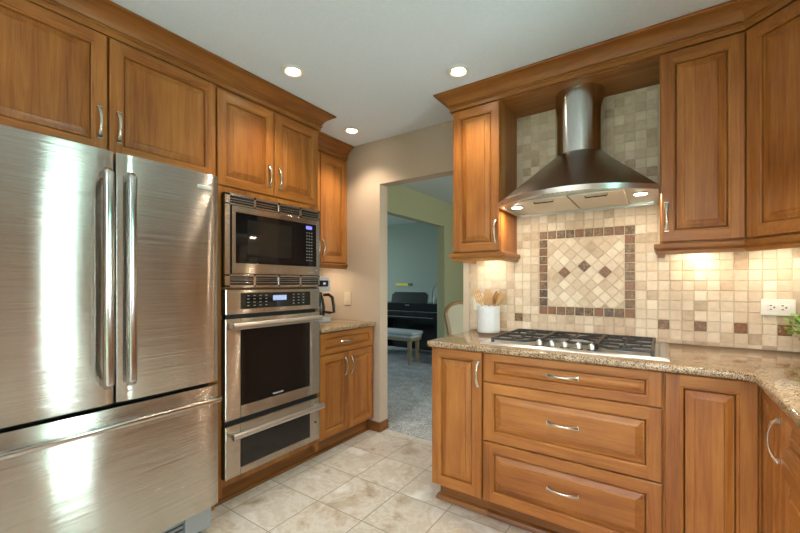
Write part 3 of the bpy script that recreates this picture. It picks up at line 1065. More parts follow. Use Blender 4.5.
s2 = math.sqrt(.5)
cb = thing('corner_wall_cabinet', (.65, 2.25, 1.39), 'diagonal maple corner wall cabinet at the far right', 'cabinet')
p0 = Vector((.3075, YU + .02)); p1 = Vector((.3075 + .312, YU + .02 - .312))
mb = MB(); mb.prism([(.3075, YR - .001), tuple(p0), tuple(p1), (XR - .001, p1.y), (XR - .001, YR - .001)], 1.428, 2.345)
mb.build('body', WZ, cb, bevel=.001)
uu = Vector((s2, -s2, 0)); nn = Vector((-s2, -s2, 0))
q = Vector((p0.x, p0.y, 1.432)) + uu * .010
d = raised_door(q, uu, nn, .421, .890, cb)
pull(q + uu * .397 + nn * .02 + Vector((0, 0, .12)), (0, 0, 1), nn, d)
strip_profile([tuple(p0), tuple(p1)], rail_prof(1.376, 1.428), 'light_rail', WTX, cb)

cb = thing('wall_cabinet', (.8, 1.6, 1.39), 'maple wall cabinet on the right wall beside the diagonal corner cabinet', 'cabinet')
mb = MB(); mb.box(p1.x + .016, XR - .001, 1.43, p1.y - .001, 1.428, 2.345); mb.build('body', WZ, cb, bevel=.001)
d = raised_door((p1.x + .016, p1.y - .016, 1.432), (0, -1, 0), (-1, 0, 0), .430, .890, cb)
pull((p1.x - .004, 1.465, 1.55), (0, 0, 1), (-1, 0, 0), d)

cb = thing('wall_cabinet', (.8, .69, 1.39), 'unseen maple wall cabinet added on the near side of the sink window for its brown reflection', 'cabinet')  # out of view; added so the refrigerator door reflects brown
mb = MB(); mb.box(p1.x + .016, XR - .001, .42, .955, 1.428, 2.345); mb.build('body', WZ, cb, bevel=.001)
d = raised_door((p1.x + .016, .950, 1.432), (0, -1, 0), (-1, 0, 0), .262, .890, cb)
d = raised_door((p1.x + .016, .685, 1.432), (0, -1, 0), (-1, 0, 0), .262, .890, cb)

# board over the hood niche, and the crown moulding of the range run
mb = MB(); mb.box(-.7875, -.0045, YU + .022, YR - .001, 2.326, 2.345)
tag(mb.build('niche_board', WX, bevel=.001), 'maple board closing the top of the hood niche', 'board')
c = strip_profile([(-1.099, YR - .001), (-1.099, YU + .02), (.3075, YU + .02), tuple(p1), (p1.x, 1.43)],
                  [(a + .012, z) for a, z in crown_prof(2.329, HC - .001)], 'crown_moulding', WTX)
tag(c, 'long maple crown moulding above the range wall cabinets and hood', 'moulding')

# ------------------------------------------------------------------ backsplash
TP = 0.0526
FX0, FZ0 = -.645, 1.040
bs = thing('backsplash', (-.1, YR - .005, CT), 'tumbled travertine tile backsplash with a framed diagonal mosaic above the cooktop', 'backsplash')


def tile(mb, poly, th=0.009, t=None, r=0.0022):
    """one tile from a convex outline in the wall plane"""
    cx = sum(p[0] for p in poly) / len(poly); cz = sum(p[1] for p in poly) / len(poly)
    y0 = YR - .0015
    th += R.uniform(-.0012, .0012)
    sh_ = .93

    def ring(s, y): return [(cx + (a - cx) * s, y, cz + (b - cz) * s) for a, b in poly]
    o = len(mb.v)
    t = R.random() if t is None else t
    n = len(poly)
    rings = [ring(1, y0), ring(1, YR - th + .002), ring(sh_, YR - th)]
    for rg in rings: mb.v += rg
    for k in range(2):
        for i in range(n):
            mb.face([o + k * n + i, o + k * n + (i + 1) % n, o + (k + 1) * n + (i + 1) % n, o + (k + 1) * n + i], 0, t)
    mb.face([o + 2 * n + i for i in range(n)], 0, t)


def clip(poly, x0, x1, z0, z1):
    def cut(ps, ax, lim, sgn):
        out = []
        for i in range(len(ps)):
            a, b = ps[i], ps[(i + 1) % len(ps)]
            da, db = (a[ax] - lim) * sgn, (b[ax] - lim) * sgn
            if da >= 0: out.append(a)
            if da * db < 0:
                t = da / (da - db)
                out.append((a[0] + (b[0] - a[0]) * t, a[1] + (b[1] - a[1]) * t))
        return out
    for ax, lim, s in ((0, x0, 1), (0, x1, -1), (1, z0, 1), (1, z1, -1)):
        poly = cut(poly, ax, lim, s)
        if len(poly) < 3: return []
    return poly


g = .0013
field, border, accents = MB(), MB(), []
i0, i1 = int((-1.126 - FX0) / TP) - 1, int((XR - FX0) / TP) + 1
ACC = {(-3, -1), (12, -1), (15, -1), (18, -1), (21, -1), (24, -1)}
for i in range(i0, i1):
    for j in range(-3, 26):
        x0, x1, z0, z1 = FX0 + i * TP, FX0 + (i + 1) * TP, FZ0 + j * TP, FZ0 + (j + 1) * TP
        if -.788 < (x0 + x1) / 2 < -.004: zt = 2.326
        else: zt = 1.427
        if 0 <= i < 10 and 0 <= j < 10:
            if i in (0, 9) or j in (0, 9):
                h = .0028
                tile(border, [(x0 + h, z0 + h), (x1 - h, z0 + h), (x1 - h, z1 - h), (x0 + h, z1 - h)], .010)
            continue
        p = clip([(x0 + g, z0 + g), (x1 - g, z0 + g), (x1 - g, z1 - g), (x0 + g, z1 - g)], -1.1265, XR - .004, CT + .002, zt)
        if not p or max(a for a, _ in p) - min(a for a, _ in p) < .004 or max(b for _, b in p) - min(b for _, b in p) < .004: continue
        if (i, j) in ACC: accents.append(p)
        else: tile(field, p, t=min(1, max(0, R.gauss(.5, .24))))
field.build('field_tiles', TILE, bs)
border.build('mosaic_border', SLATE, bs)
ctr = (FX0 + 5 * TP, FZ0 + 5 * TP)
hd = TP * math.sqrt(.5)
diam = MB()
ACD = {(0, 1), (-3, 0), (3, 0)}
for a in range(-8, 9):
    for b_ in range(-8, 9):
        if (a + b_) % 2 == 0: continue
        c0 = (ctr[0] + a * hd, ctr[1] + b_ * hd)
        s = hd - .0018
        p = clip([(c0[0], c0[1] - s), (c0[0] + s, c0[1]), (c0[0], c0[1] + s), (c0[0] - s, c0[1])],
                 FX0 + TP + g, FX0 + 9 * TP - g, FZ0 + TP + g, FZ0 + 9 * TP - g)
        if not p: continue
        if (a, b_) in ACD: accents.append(p)
        else: tile(diam, p, t=min(1, max(0, R.gauss(.56, .26))))
diam.build('diagonal_tiles', TILE, bs)
for p in accents:
    mb = MB(); tile(mb, p, .010); a_ = mb.build('accent_tile', SLATE, bs)
mb = MB(); mb.box(-1.1265, XR - .003, YR - .0062, YR - .0004, CT + .001, 1.427)
mb.box(-.787, -.005, YR - .0062, YR - .0004, 1.427, 2.326)
mb.build('grout', GROUT, bs)

# outlet and switches
ol = thing('wall_outlet', (.4605, YR - .011, 1.122), 'white horizontal double outlet on the backsplash near the right edge', 'outlet')
mb = MB(); mb.box(.400, .521, YR - .0165, YR - .0095, 1.084, 1.160); mb.build('cover_plate', WHITEPL, ol, bevel=.002)
for xc in (.440, .481):
    mb = MB(); mb.box(xc - .017, xc + .017, YR - .0185, YR - .0165, 1.106, 1.138); f_ = mb.build('receptacle', WHITEPL, ol, bevel=.001)
    mb = MB()
    mb.box(xc - .009, xc - .001, YR - .0192, YR - .0184, 1.1105, 1.1150); mb.box(xc - .009, xc - .001, YR - .0192, YR - .0184, 1.1285, 1.1335)
    mb.box(xc + .004, xc + .010, YR - .0192, YR - .0184, 1.1185, 1.1255); mb.build('slots', DARK, f_)
ol = thing('light_switch', (-2.29, YR - .003, 1.10), 'beige dimmer switch on the taupe wall left of the doorway', 'switch')
mb = MB(); mb.box(-2.330, -2.254, YR - .007, YR - .0005, 1.045, 1.160); mb.build('cover_plate', BEIGEPL, ol, bevel=.002)
mb = MB(); mb.box(-2.308, -2.276, YR - .010, YR - .007, 1.069, 1.136); mb.build('paddle', BEIGEPL, ol, bevel=.001)
mb = MB(); mb.box(-2.299, -2.287, YR - .014, YR - .010, 1.082, 1.096); mb.build('slider', BEIGEPL, ol, bevel=.001)
ol = thing('light_switch', (-1.058, YR - .011, 1.10), 'white switch plate on the tiles behind the utensil crock', 'switch')
mb = MB(); mb.box(-1.093, -1.020, YR - .0165, YR - .0095, 1.052, 1.167); mb.build('cover_plate', WHITEPL, ol, bevel=.002)
mb = MB(); mb.box(-1.068, -1.045, YR - .021, YR - .0165, 1.080, 1.140); mb.build('paddle', WHITEPL, ol, bevel=.001)

# ------------------------------------------------------------------ range hood
hood = thing('range_hood', (-.387, 2.3, 1.66), 'stainless chimney range hood with a curved front edge above the cooktop', 'range hood')
HX = -.388
NP = 25


NS = 7


def bottom_outline(z, grow=0.0):
    yc = 1.895 + 1.40 * .376 ** 2
    L_ = [(HX - .376 - grow, YR - .013 + (yc - YR + .013) * k / NS, z) for k in range(NS)]
    F_ = []
    for k in range(NP):
        x = -0.376 + .752 * k / (NP - 1)
        F_.append((HX + x * (1 + grow / .376), 1.895 + 1.40 * x * x - grow, z))
    return L_ + F_ + [(2 * HX - a, b, c) for a, b, c in L_[::-1]]


def top_outline(z, r=.128):
    cy = 2.382
    A0_ = math.radians(38)
    L_ = []
    for k in range(NS):
        t = k / NS
        if t < .4: L_.append((HX - r, YR - .013 + (cy - YR + .013) * t / .4, z))
        else:
            a = PI + A0_ * (t - .4) / .6
            L_.append((HX + r * math.cos(a), cy + r * math.sin(a), z))
    F_ = []
    for k in range(NP):
        a = PI + A0_ + (PI - 2 * A0_) * k / (NP - 1)
        F_.append((HX + r * math.cos(a), cy + r * math.sin(a), z))
    return L_ + F_ + [(2 * HX - a, b, c) for a, b, c in L_[::-1]]


zb, zt_, zc = 1.667, 1.693, 1.968
bo, to = bottom_outline(zt_), top_outline(zc)
rings = []
for k in range(9):
    t = k / 8
    e = t ** 0.90
    rings.append([tuple(Vector(a) * (1 - t) + Vector(b) * t) for a, b in zip(bo, to)])
mb = MB(); mb.loft(rings, closed=True, cap0=False, cap1=True)
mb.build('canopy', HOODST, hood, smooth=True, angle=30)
mb = MB()
ins = [(HX + (x - HX) * .955, y + (.022 if y < 2.4 else -.02), z) for x, y, z in bottom_outline(zb)]
ins2 = [(x, y, zb + .014) for x, y, z in ins]
mb.loft([bottom_outline(zt_ - .0005), bottom_outline(zt_ - .001, .003), bottom_outline(zb, .003), ins, ins2], cap0=False, cap1=True)
mb.build('rim', STEELH, hood, smooth=True, angle=30)
mb = MB(); mb.loft([top_outline(zc - .004, .129), top_outline(2.3255, .129)], cap1=False)
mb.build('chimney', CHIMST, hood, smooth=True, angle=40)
FILT = steel('filter_mesh', (0.70, 0.68, 0.62), 0.42, 0.2)
for xa, xb in ((HX - .245, HX - .004), (HX + .004, HX + .245)):
    mb = MB(); mb.box(xa, xb, 2.035, 2.44, zb + .004, zb + .013); f_ = mb.build('grease_filter', FILT, hood, bevel=.002)
    xm = (xa + xb) / 2
    mb = MB(); mb.tube([(xm - .05, 2.075, zb + .004), (xm - .048, 2.075, zb - .004), (xm + .048, 2.075, zb - .004), (xm + .05, 2.075, zb + .004)], .003, 8)
    mb.build('pull_tab', DARK, f_)
for sx in (-1, 1):
    cx = HX + sx * .305
    mb = MB(); mb.lathe([(.034, zb + .0135), (.034, zb + .009), (.029, zb + .008)], (cx, 2.20), 24)
    f_ = mb.build('lamp', STEELH, hood, smooth=True)
    mb = MB(); mb.lathe([(.028, zb + .0078), (.027, zb + .0065)], (cx, 2.20), 24); mb.build('bulb', HOODL, f_)
    l = bpy.data.lights.new('hood_lamp', 'AREA'); l.shape = 'DISK'; l.size = .05; l.energy = .85; l.color = (1, .85, .64)
    lo = bpy.data.objects.new('hood_lamp', l); col.objects.link(lo); lo.parent = hood; lo.location = (cx + .387, 2.20 - 2.3, zb + .005 - 1.66)
mb = MB()
for k in range(7):
    mb.lathe([(.0045, zb + .0005), (.0045, zb - .002)], (HX - .085 + k * .022, 1.907), 10)
mb.build('push_buttons', KEYM, hood)
mb = MB(); mb.box(HX - .344, HX - .324, 1.895 + 1.4 * .334 ** 2 - .0085, 1.895 + 1.4 * .334 ** 2 - .004, zb + .008, zb + .014)
mb.build('maker_mark', KEYM, hood)

# ------------------------------------------------------------------ gas cooktop
ck = thing('gas_cooktop', (-.387, 2.16, CT), 'five-burner stainless gas cooktop with black grates set on the granite', 'cooktop')
C0, C1, D0, D1 = -.797, .030, 1.905, 2.425
mb = MB()
mb.loft([[(C0, D0, CT + .0005), (C1, D0, CT + .0005), (C1, D1, CT + .0005), (C0, D1, CT + .0005)],
         [(C0, D0, CT + .006), (C1, D0, CT + .006), (C1, D1, CT + .006), (C0, D1, CT + .006)],
         [(C0 + .012, D0 + .012, CT + .012), (C1 - .012, D0 + .012, CT + .012), (C1 - .012, D1 - .012, CT + .012), (C0 + .012, D1 - .012, CT + .012)],
         [(C0 + .03, D0 + .03, CT + .012), (C1 - .03, D0 + .03, CT + .012), (C1 - .03, D1 - .03, CT + .012), (C0 + .03, D1 - .03, CT + .012)],
         [(C0 + .04, D0 + .04, CT + .008), (C1 - .04, D0 + .04, CT + .008), (C1 - .04, D1 - .04, CT + .008), (C0 + .04, D1 - .04, CT + .008)]])
mb.build('tray', steel('cooktop_steel', (0.42, 0.42, 0.41), 0.36, 0.3), ck, smooth=True, angle=20)
burn = [(-.640, 2.05, .040), (-.640, 2.30, .034), (-.387, 2.23, .055), (-.135, 2.05, .034), (-.135, 2.30, .040)]
for x, y, r in burn:
    mb = MB(); mb.lathe([(r * 1.25, CT + .008), (r * 1.25, CT + .013), (r, CT + .015), (r, CT + .024)], (x, y), 24)
    bn = mb.build('burner', GREYPL, ck, smooth=True)
    mb = MB(); mb.lathe([(r * .86, CT + .024), (r * .9, CT + .026), (r * .85, CT + .032), (r * .4, CT + .034)], (x, y), 24)
    mb.build('cap', IRON, bn, smooth=True)
GZ = CT + .037


def bar(mb, a, b, wdt=.010, h=.013):
    a, b = Vector(a), Vector(b)
    d = (b - a).normalized(); s = Vector((-d.y, d.x)) * wdt / 2
    z0, z1 = GZ - h, GZ
    q = [a + s, a - s, b - s, b + s]
    mb.loft([[(p.x, p.y, z0) for p in q], [(p.x, p.y, z1) for p in q]])


GY0, GY1 = 1.935, 2.395
for sx, (g0, g1) in ((-1, (-.738, -.522)), (1, (-.252, -.030))):
    mb = MB()
    # the outer grates narrow towards the knobs
    inn = g1 if sx < 0 else g0
    out = g0 if sx < 0 else g1
    cut = inn - sx * (-.0)
    ring = [(out, GY0), (inn - (-sx) * .0 + sx * .055, GY0), (inn, GY0 + .075), (inn, GY1), (out, GY1)]
    for k in range(5): bar(mb, ring[k], ring[(k + 1) % 5], .011, .012)
    xm = (g0 + g1) / 2
    bar(mb, (out, 2.175), (inn, 2.175), .012)
    for yc in (2.05, 2.30):
        for dx, dy in ((1, 0), (-1, 0), (0, 1), (0, -1)):
            a = (xm + dx * .022, yc + dy * .022)
            e = (xm + dx * (g1 - g0) / 2, yc) if dx else (xm, yc + dy * (.115 if yc < 2.1 and dy < 0 else .125 if yc < 2.1 else .095 if dy > 0 else .125))
            bar(mb, a, e, .007, .010)
            mb.lathe([(.005, GZ), (.008, GZ + .003)], e if False else ((a[0] + e[0]) / 2, (a[1] + e[1]) / 2), 8)
    for px, py in ((out, GY0), (out, GY1), (inn, GY1), (inn, GY0 + .075)):
        mb.box(px - .007, px + .007, py - .007, py + .007, CT + .008, GZ)
    mb.build('grate', IRON, ck, bevel=.002)
mb = MB()
ring = [(-.512, 2.015), (-.262, 2.015), (-.262, GY1), (-.512, GY1)]
for k in range(4): bar(mb, ring[k], ring[(k + 1) % 4], .011, .012)
for dx, dy in ((1, 0), (-1, 0), (0, 1), (0, -1), (s2, s2), (-s2, s2), (s2, -s2), (-s2, -s2)):
    a = (-.387 + dx * .03, 2.23 + dy * .03)
    L_ = .125 if dx in (1, -1) else (.16 if dy == 1 else .21 if dy == -1 else .17)
    bar(mb, a, (-.387 + dx * L_, 2.23 + dy * L_), .007, .010)
for px, py in ring:
    mb.box(px - .007, px + .007, py - .007, py + .007, CT + .008, GZ)
mb.build('grate', IRON, ck, bevel=.002)
for k, xk in enumerate((-.505, -.446, -.387, -.325, -.268)):
    yk = 1.965
    mb = MB(); mb.lathe([(.021, CT + .008), (.021, CT + .012), (.014, CT + .014)], (xk, yk), 20); kb = mb.build('knob', BLACKPL, ck, smooth=True)
    mb = MB(); mb.lathe([(.0145, CT + .013), (.0135, CT + .034), (.011, CT + .036)], (xk, yk), 20)
    mb.box(xk - .003, xk + .003, yk - .0135, yk + .0135, CT + .034, CT + .041)
    mb.build('cap', STEELH, kb, smooth=True)

# ------------------------------------------------------------------ utensil crock and utensils
PX, PY = -.938, 2.385
mb = MB()
mb.lathe([(.066, CT + .0008), (.071, CT + .004), (.0725, CT + .012), (.0725, CT + .168), (.071, CT + .1735), (.068, CT + .174), (.0665, CT + .168), (.0665, CT + .014), (.02, CT + .012)], (PX, PY), 40)
tag(mb.build('utensil_crock', WHITE, smooth=True), 'plain white ceramic crock holding wooden utensils beside the cooktop', 'crock')


def spat(name, label, base, tip, wdt, holes, mat, kind):
    """wooden tool from the crock floor to its tip"""
    b, t = Vector(base), Vector(tip)
    d = (t - b).normalized()
    view = Vector((.35, -.94, 0))
    s = d.cross(view).normalized()
    n = s.cross(d)
    L_ = (t - b).length
    mb = MB()
    hl = .085
    mb.tube([b, b + d * (L_ - hl * .95)], [.0055, .006], 10)
    h0 = b + d * (L_ - hl)

    def Q(u, v, c): return h0 + s * u + d * v + n * c
    if kind == 'slot':
        nb = holes + 1
        bw_ = wdt / (nb + holes * .55)
        mb.loft([[Q(-.006, -.012, -.003), Q(.006, -.012, -.003), Q(.006, -.012, .003), Q(-.006, -.012, .003)],
                 [Q(-wdt / 2, .012, -.003), Q(wdt / 2, .012, -.003), Q(wdt / 2, .012, .003), Q(-wdt / 2, .012, .003)],
                 [Q(-wdt / 2, .018, -.003), Q(wdt / 2, .018, -.003), Q(wdt / 2, .018, .003), Q(-wdt / 2, .018, .003)]])
        for k in range(nb):
            u0 = -wdt / 2 + k * bw_ * 1.55
            mb.loft([[Q(u0, .018, -.003), Q(u0 + bw_, .018, -.003), Q(u0 + bw_, .018, .003), Q(u0, .018, .003)],
                     [Q(u0, hl - .01, -.002), Q(u0 + bw_, hl - .01, -.002), Q(u0 + bw_, hl - .01, .002), Q(u0, hl - .01, .002)]])
            if k < holes:
                for vv in (.040, .062):
                    mb.loft([[Q(u0 + bw_, vv, -.002), Q(u0 + bw_ * 1.55, vv, -.002), Q(u0 + bw_ * 1.55, vv, .002), Q(u0 + bw_, vv, .002)],
                             [Q(u0 + bw_, vv + .007, -.002), Q(u0 + bw_ * 1.55, vv + .007, -.002), Q(u0 + bw_ * 1.55, vv + .007, .002), Q(u0 + bw_, vv + .007, .002)]])
        mb.loft([[Q(-wdt / 2, hl - .012, -.002), Q(wdt / 2, hl - .012, -.002), Q(wdt / 2, hl - .012, .002), Q(-wdt / 2, hl - .012, .002)],
                 [Q(-wdt / 2, hl, -.001), Q(wdt / 2, hl, -.001), Q(wdt / 2, hl, .001), Q(-wdt / 2, hl, .001)]])
    elif kind == 'spoon':
        rings = []
        for k in range(11):
            tt = k / 10
            r = max(.004, wdt / 2 * math.sin(PI * min(1, .12 + .88 * tt)) ** .6) if k < 10 else .004
            rings.append([Q(r * math.cos(2 * PI * i / 14), hl * tt, r * .38 * math.sin(2 * PI * i / 14) + .006 * math.sin(PI * tt)) for i in range(14)])
        mb.loft(rings)
    else:
        rings = []
        for k in range(7):
            tt = k / 6
            r = .006 + (wdt / 2 - .006) * min(1, tt * 1.6)
            rings.append([Q(r * math.cos(2 * PI * i / 12), hl * .85 * tt, .005 * math.sin(2 * PI * i / 12)) for i in range(12)])
        mb.loft(rings)
        for k in range(5):
            v = .022 + k * .013
            for sd in (-1, 1):
                mb.tube([Q(sd * wdt * .32, v, 0), Q(sd * (wdt * .55 + .012), v + .008, .012)], [.0038, .0026], 8)
    return tag(mb.build(name, mat, smooth=True, angle=40), label, 'utensil', 'wooden utensils in the white crock')


fz_ = CT + .016
spat('slotted_turner', 'pale slotted wooden turner leaning to the left of the crock', (PX + .022, PY + .01, fz_), (PX - .092, PY + .005, CT + .272), .050, 3, BEECH, 'slot')
spat('slotted_turner', 'pale slotted wooden turner standing near the middle of the crock', (PX + .004, PY + .025, fz_), (PX - .018, PY + .035, CT + .270), .058, 4, BEECH, 'slot')
spat('wooden_spoon', 'darker wooden spoon between the slotted turner and the pronged fork', (PX + .020, PY + .020, fz_), (PX + .050, PY + .012, CT + .272), .040, 0, OLIVEW, 'spoon')
spat('pasta_fork', 'pronged wooden pasta fork leaning to the right of the crock', (PX - .034, PY - .022, fz_), (PX + .104, PY - .020, CT + .266), .034, 0, BEECH, 'fork')

# ------------------------------------------------------------------ coffee maker
cm = thing('coffee_maker', (-2.42, 2.19, CT), 'black and grey drip coffee maker on the small granite counter', 'coffee maker')
cy0, cy1 = 2.12, 2.292
mb = MB(); mb.box(-2.56, -2.285, cy0, cy1, CT + .001, CT + .045); mb.build('base', GREYPL, cm, bevel=.008)
mb = MB(); mb.box(-2.56, -2.44, cy0, cy1, CT + .045, CT + .26); mb.build('tower', BLACKPL, cm, bevel=.006)
mb = MB(); mb.box(-2.56, -2.287, cy0, cy1, CT + .255, CT + .375); hd_ = mb.build('brew_head', GREYPL, cm, bevel=.008)
mb = MB(); mb.box(-2.289, -2.2845, cy0 + .04, cy1 - .03, CT + .295, CT + .345); mb.build('display', BLACKGL, hd_)
mb = MB(); mb.box(-2.2848, -2.2838, cy1 - .085, cy1 - .060, CT + .312, CT + .328); mb.build('clock_digits', PALED, hd_)
ym = (cy0 + cy1) / 2
mb = MB(); mb.lathe([(.055, CT + .047), (.066, CT + .055), (.070, CT + .12), (.058, CT + .19), (.044, CT + .225), (.046, CT + .245), (.02, CT + .25)], (-2.36, ym), 28)
cf = mb.build('carafe', plain('dark_carafe', (.012, .010, .009), .2), cm, smooth=True)
mb = MB(); mb.tube([(-2.315, ym + .03, CT + .225), (-2.275, ym + .052, CT + .228), (-2.248, ym + .065, CT + .205), (-2.236, ym + .07, CT + .14), (-2.232, ym + .07, CT + .085), (-2.262, ym + .055, CT + .078), (-2.30, ym + .03, CT + .085)], [.011, .013, .014, .014, .014, .012, .010], 10, .9)
mb.build('handle', BLACKPL, cf, smooth=True)

# ------------------------------------------------------------------ potted plant at the right edge
pl = thing('potted_plant', (.552, 2.36, CT), 'small leafy green plant in a clay pot on the counter at the right edge', 'plant')
mb = MB(); mb.lathe([(.036, CT + .001), (.044, CT + .07), (.048, CT + .07), (.049, CT + .085), (.043, CT + .085), (.041, CT + .074)], (.552, 2.36), 28); mb.build('pot', TERRA, pl, smooth=True)
mb = MB(); mb.lathe([(.040, CT + .070), (.02, CT + .076)], (.552, 2.36), 20); mb.build('soil', SOIL, pl)
mb = MB(); st = MB()
for k in range(150):
    a = R.uniform(0, 2 * PI); rr_ = R.uniform(.0, .085) ; zz = CT + .09 + R.uniform(0, .12) * (1.1 - rr_ * 5)
    p = Vector((.552 + rr_ * math.cos(a), 2.36 + rr_ * math.sin(a), zz))
    if k % 5 == 0: st.tube([(.552 + .02 * math.cos(a), 2.36 + .02 * math.sin(a), CT + .07), tuple(p)], .0015, 5)
    d = Vector((math.cos(a), math.sin(a), R.uniform(-.2, .9))).normalized()
    s = d.cross(Vector((0, 0, 1))).normalized()
    s = (s + Vector((0, 0, R.uniform(-.5, .5)))).normalized()
    n = d.cross(s)
    L_, W_ = R.uniform(.018, .027), R.uniform(.012, .018)
    vs = [p, p + d * L_ * .35 + s * W_ + n * .002, p + d * L_ * .35 - s * W_ + n * .002, p + d * L_ * .75 + s * W_ * .7, p + d * L_ * .75 - s * W_ * .7, p + d * L_ - n * .004, p + d * L_ * .4 - n * .002]
    mb.add([tuple(v) for v in vs], [(0, 1, 6), (0, 6, 2), (1, 3, 6), (6, 4, 2), (3, 5, 6), (6, 5, 4)])
mb.build('foliage', LEAF, pl)
st.build('stems', LEAF, pl)

# ------------------------------------------------------------------ lights with their lamps
def downlight(x, y, label, power):
    t = thing('recessed_light', (x, y, HC), label, 'ceiling light', 'recessed ceiling lights')
    mb = MB(); mb.lathe([(.064, HC - .0005), (.065, HC - .004), (.054, HC - .009), (.047, HC - .0085), (.040, HC - .004), (.038, HC - .001)], (x, y), 36)
    mb.build('trim_ring', WHITEPL, t, smooth=True)
    mb = MB(); mb.lathe([(.037, HC - .0012), (.036, HC - .003), (.02, HC - .0038)], (x, y), 32)
    mb.build('lens', LAMPW, t, smooth=True)
    l = bpy.data.lights.new('downlight', 'SPOT'); l.energy = power; l.color = (1, .83, .62); l.spot_size = math.radians(115); l.spot_blend = .7; l.shadow_soft_size = .045
    o = bpy.data.objects.new('downlight', l); col.objects.link(o); o.parent = t; o.location = (0, 0, -.012)
    return t


downlight(-1.714, 1.423, 'round recessed ceiling light nearest the oven tower', 14)
downlight(-.943, 1.945, 'round recessed ceiling light in front of the range hood crown', 14)
downlight(-2.0, 2.236, 'round recessed ceiling light above the doorway corner', 20)
for x, y, nm in ((-1.71, -.2, 'recessed ceiling light in front of the refrigerator'), (.05, 1.05, 'unseen recessed ceiling light added near the sink window to brighten the range fronts'), (-.7, -1.3, 'recessed ceiling light near the patio door')):  # out of view; the sink-window one is added to brighten the range fronts
    downlight(x, y, nm, 34 if x > 0 else 15)


def puck(x, y, z, label, power):
    t = thing('puck_light', (x, y, z), label, 'under-cabinet light', 'under-cabinet lights')
    mb = MB(); mb.lathe([(.032, z), (.032, z - .008), (.027, z - .010)], (x, y), 24); mb.build('housing', WHITEPL, t, smooth=True)
    mb = MB(); mb.lathe([(.026, z - .0102), (.024, z - .0115)], (x, y), 24); mb.build('lens', LAMPW, t)
    l = bpy.data.lights.new('puck_lamp', 'AREA'); l.shape = 'DISK'; l.size = .05; l.energy = power; l.color = (1, .82, .60)
    o = bpy.data.objects.new('puck_lamp', l); col.objects.link(o); o.parent = t; o.location = (0, 0, -.013)


puck(.16, 2.42, 1.4275, 'puck light under the cabinet right of the hood', 0.45)
puck(.46, 2.36, 1.4275, 'puck light under the diagonal corner cabinet', 0.6)
puck(-.95, 2.40, 1.4275, 'puck light under the cabinet left of the hood', 0.36)
puck(-2.45, 2.28, 1.4075, 'puck light under the cabinet above the coffee maker', 0.99)

# ------------------------------------------------------------------ piano room
pn = thing('digital_piano', (-3.5, 5.5, .006), 'black digital piano with a music rest in the room past the doorway', 'piano')
P0, P1 = -4.30, -2.86
mb = MB(); mb.box(P0, P1, 5.30, 5.68, .72, .905); mb.box(P0, P1, 5.12, 5.30, .66, .74); mb.build('case', PIANO, pn, bevel=.008)
mb = MB(); mb.box(P0 + .06, P1 - .06, 5.14, 5.30, .741, .757); mb.build('key_cover', PIANO, pn, bevel=.004)
mb = MB(); mb.box(P0 + .06, P1 - .06, 5.115, 5.121, .69, .696); mb.box(P0 + .04, P1 - .05, 5.296, 5.300, .765, .770); mb.build('trim_line', GREYPL, pn)
mb = MB(); mb.box(P0 + .03, P1 - .03, 5.56, 5.585, .10, .72); mb.build('back_panel', PIANO, pn)
for x in (P0, P1 - .04):
    mb = MB(); mb.box(x, x + .04, 5.16, 5.66, .0065, .72); mb.build('leg', PIANO, pn, bevel=.004)
m2 = MB()
pts = [(-3.93, .906), (-3.20, .906), (-3.20, 1.04), (-3.26, 1.085), (-3.87, 1.085), (-3.93, 1.04)]
m2.loft([[(x, 5.42 + (z - .9) * .25, z) for x, z in pts], [(x, 5.435 + (z - .9) * .25, z) for x, z in pts]])
m2.build('music_rest', plain('dark_green_black', (.018, .024, .022), .3), pn)
mb = MB(); mb.box(-3.555, -3.47, 5.298, 5.2995, .866, .876); mb.build('maker_mark', GREYPL, pn)

mb = MB()
mb.lathe([(.026, .9055), (.030, .912), (.030, .985), (.014, 1.0), (.014, 1.02)], (-3.05, 5.42), 18)
tag(mb.build('bottle', WHITE, smooth=True), 'small pale bottle at the right end of the black piano', 'bottle')
mb = MB(); mb.box(-4.47, -4.17, 6.32, 6.349, 1.185, 1.235); mb.box(-4.17, -4.10, 6.32, 6.349, 1.185, 1.235, 1)
tag(mb.build('wall_plaque', [plain('lime_yellow', (.52, .58, .03), .5), BLACKPL]), 'short lime-yellow and black bar on the wall above the piano', 'plaque')

sb = thing('piano_bench', (-3.6, 5.0, .006), 'pale wooden bench with a grey-white cushioned seat, in front of the piano', 'bench')
B0, B1, BY0, BY1 = -3.95, -3.10, 4.80, 5.06
for x in (B0 + .03, B1 - .05):
    for y in (BY0 + .02, BY1 - .02):
        mb = MB(); mb.loft([[(x - .018, y - .018, .0065), (x + .018, y - .018, .0065), (x + .018, y + .018, .0065), (x - .018, y + .018, .0065)],
                            [(x - .026, y - .026, .385), (x + .026, y - .026, .385), (x + .026, y + .026, .385), (x - .026, y + .026, .385)]])
        mb.build('leg', plain('grey_oak', (.36, .29, .18), .5), sb)
mb = MB(); mb.box(B0, B1, BY0 - .02, BY1 + .02, .36, .40); mb.build('apron', plain('grey_oak_apron', (.36, .29, .18), .5), sb, bevel=.004)
mb = MB(); mb.box(B0 - .01, B1 + .01, BY0 - .03, BY1 + .03, .40, .445); mb.build('seat', CUSH, sb, bevel=.016, seg=3, smooth=True)
mb = MB(); mb.box(B0 - .01, B1 + .03, BY0 - .03, BY1 + .03, .447, .50); mb.build('cushion', CUSH, sb, bevel=.018, seg=3, smooth=True)


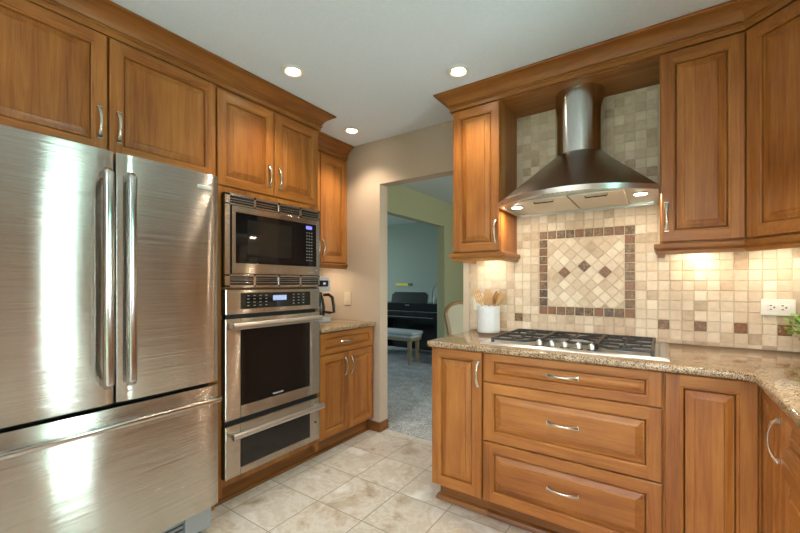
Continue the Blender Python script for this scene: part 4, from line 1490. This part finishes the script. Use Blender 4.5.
def chair(loc, rz, label, wood_m, fab, sc_=1.0):
    t = thing('dining_chair', (0, 0, 0), label, 'chair')
    for x in (-.2, .2):
        mb = MB(); mb.tube([(x * .95, .20, 0), (x, .20, .43)], [.016, .022], 8); mb.build('leg', wood_m, t, smooth=True)
        mb = MB(); mb.tube([(x * .95, -.25, 0), (x, -.20, .43)], [.016, .022], 8); mb.build('leg', wood_m, t, smooth=True)
    mb = MB(); mb.box(-.23, .23, -.22, .23, .41, .45); mb.build('seat_frame', wood_m, t, bevel=.01)
    mb = MB(); mb.box(-.21, .21, -.20, .21, .45, .50); mb.build('seat', fab, t, bevel=.02, seg=3, smooth=True)
    out = []
    for k in range(41):
        u = k / 40
        if u < .3: x, z = -.155 - .045 * (u / .3), .44 + .40 * (u / .3)
        elif u > .7: x, z = .155 + .045 * ((1 - u) / .3), .44 + .40 * ((1 - u) / .3)
        else:
            a = PI - PI * (u - .3) / .4
            x, z = .20 * math.cos(a), .84 + .17 * math.sin(a) ** .8
        out.append((x, -.19 - (z - .44) * .22, z))
    mb = MB(); mb.tube(out, .026, 10); mb.build('back_frame', wood_m, t, smooth=True)
    inn = [(x * .9, y, .49 + (z - .44) * .93) for x, y, z in out]
    mb = MB(); mb.loft([[(x, y + .012, z) for x, y, z in inn], [(x, y - .012, z) for x, y, z in inn]]); mb.build('back_pad', fab, t)
    for ch in t.children: ch.data.transform(Matrix.Diagonal((1, 1, sc_, 1)))
    t.location = loc; t.rotation_euler = (0, 0, rz)
    return t


chair((-1.84, 4.16, .0065), math.radians(-125), 'wood-framed dining chair with a woven arched back, seen through the doorway at its right edge', CHAIRW, FABRIC, .975)
chair((-3.38, 5.98, .0065), math.radians(180), 'pale arched chair back showing behind the black piano', plain('pale_chair_wood', (.30, .36, .33), .6), plain('pale_weave', (.36, .43, .40), .9), 1.23)
# unseen hedge added outside the sink window to green the refrigerator's reflection
mb = MB()
N, M = 40, 14
rings = []
for i in range(N + 1):
    y = -4 + 12 * i / N
    rings.append([(3.3 + (.7 if j in (0, M) else 1.0) * -.6 * math.sin(PI * j / M) + R.uniform(-.12, .12), y + R.uniform(-.08, .08), -.25 + 2.6 * (1 - abs(2 * j / M - 1)) + R.uniform(-.1, .1) * (0 < j < M)) for j in range(M + 1)])
    for j in range(M // 2, M + 1):
        a = rings[-1][j]; rings[-1][j] = (a[0] + 1.2, a[1], a[2])
mb.loft(rings, closed=True)
hg = mb.build('hedge', HEDGEM, smooth=True)
tag(hg, 'dense green hedge, unseen, added outside the right-wall window for its reflection', 'hedge')
hg['kind'] = 'stuff'
for ob in bpy.data.objects:
    if 'org' in ob: del ob['org']
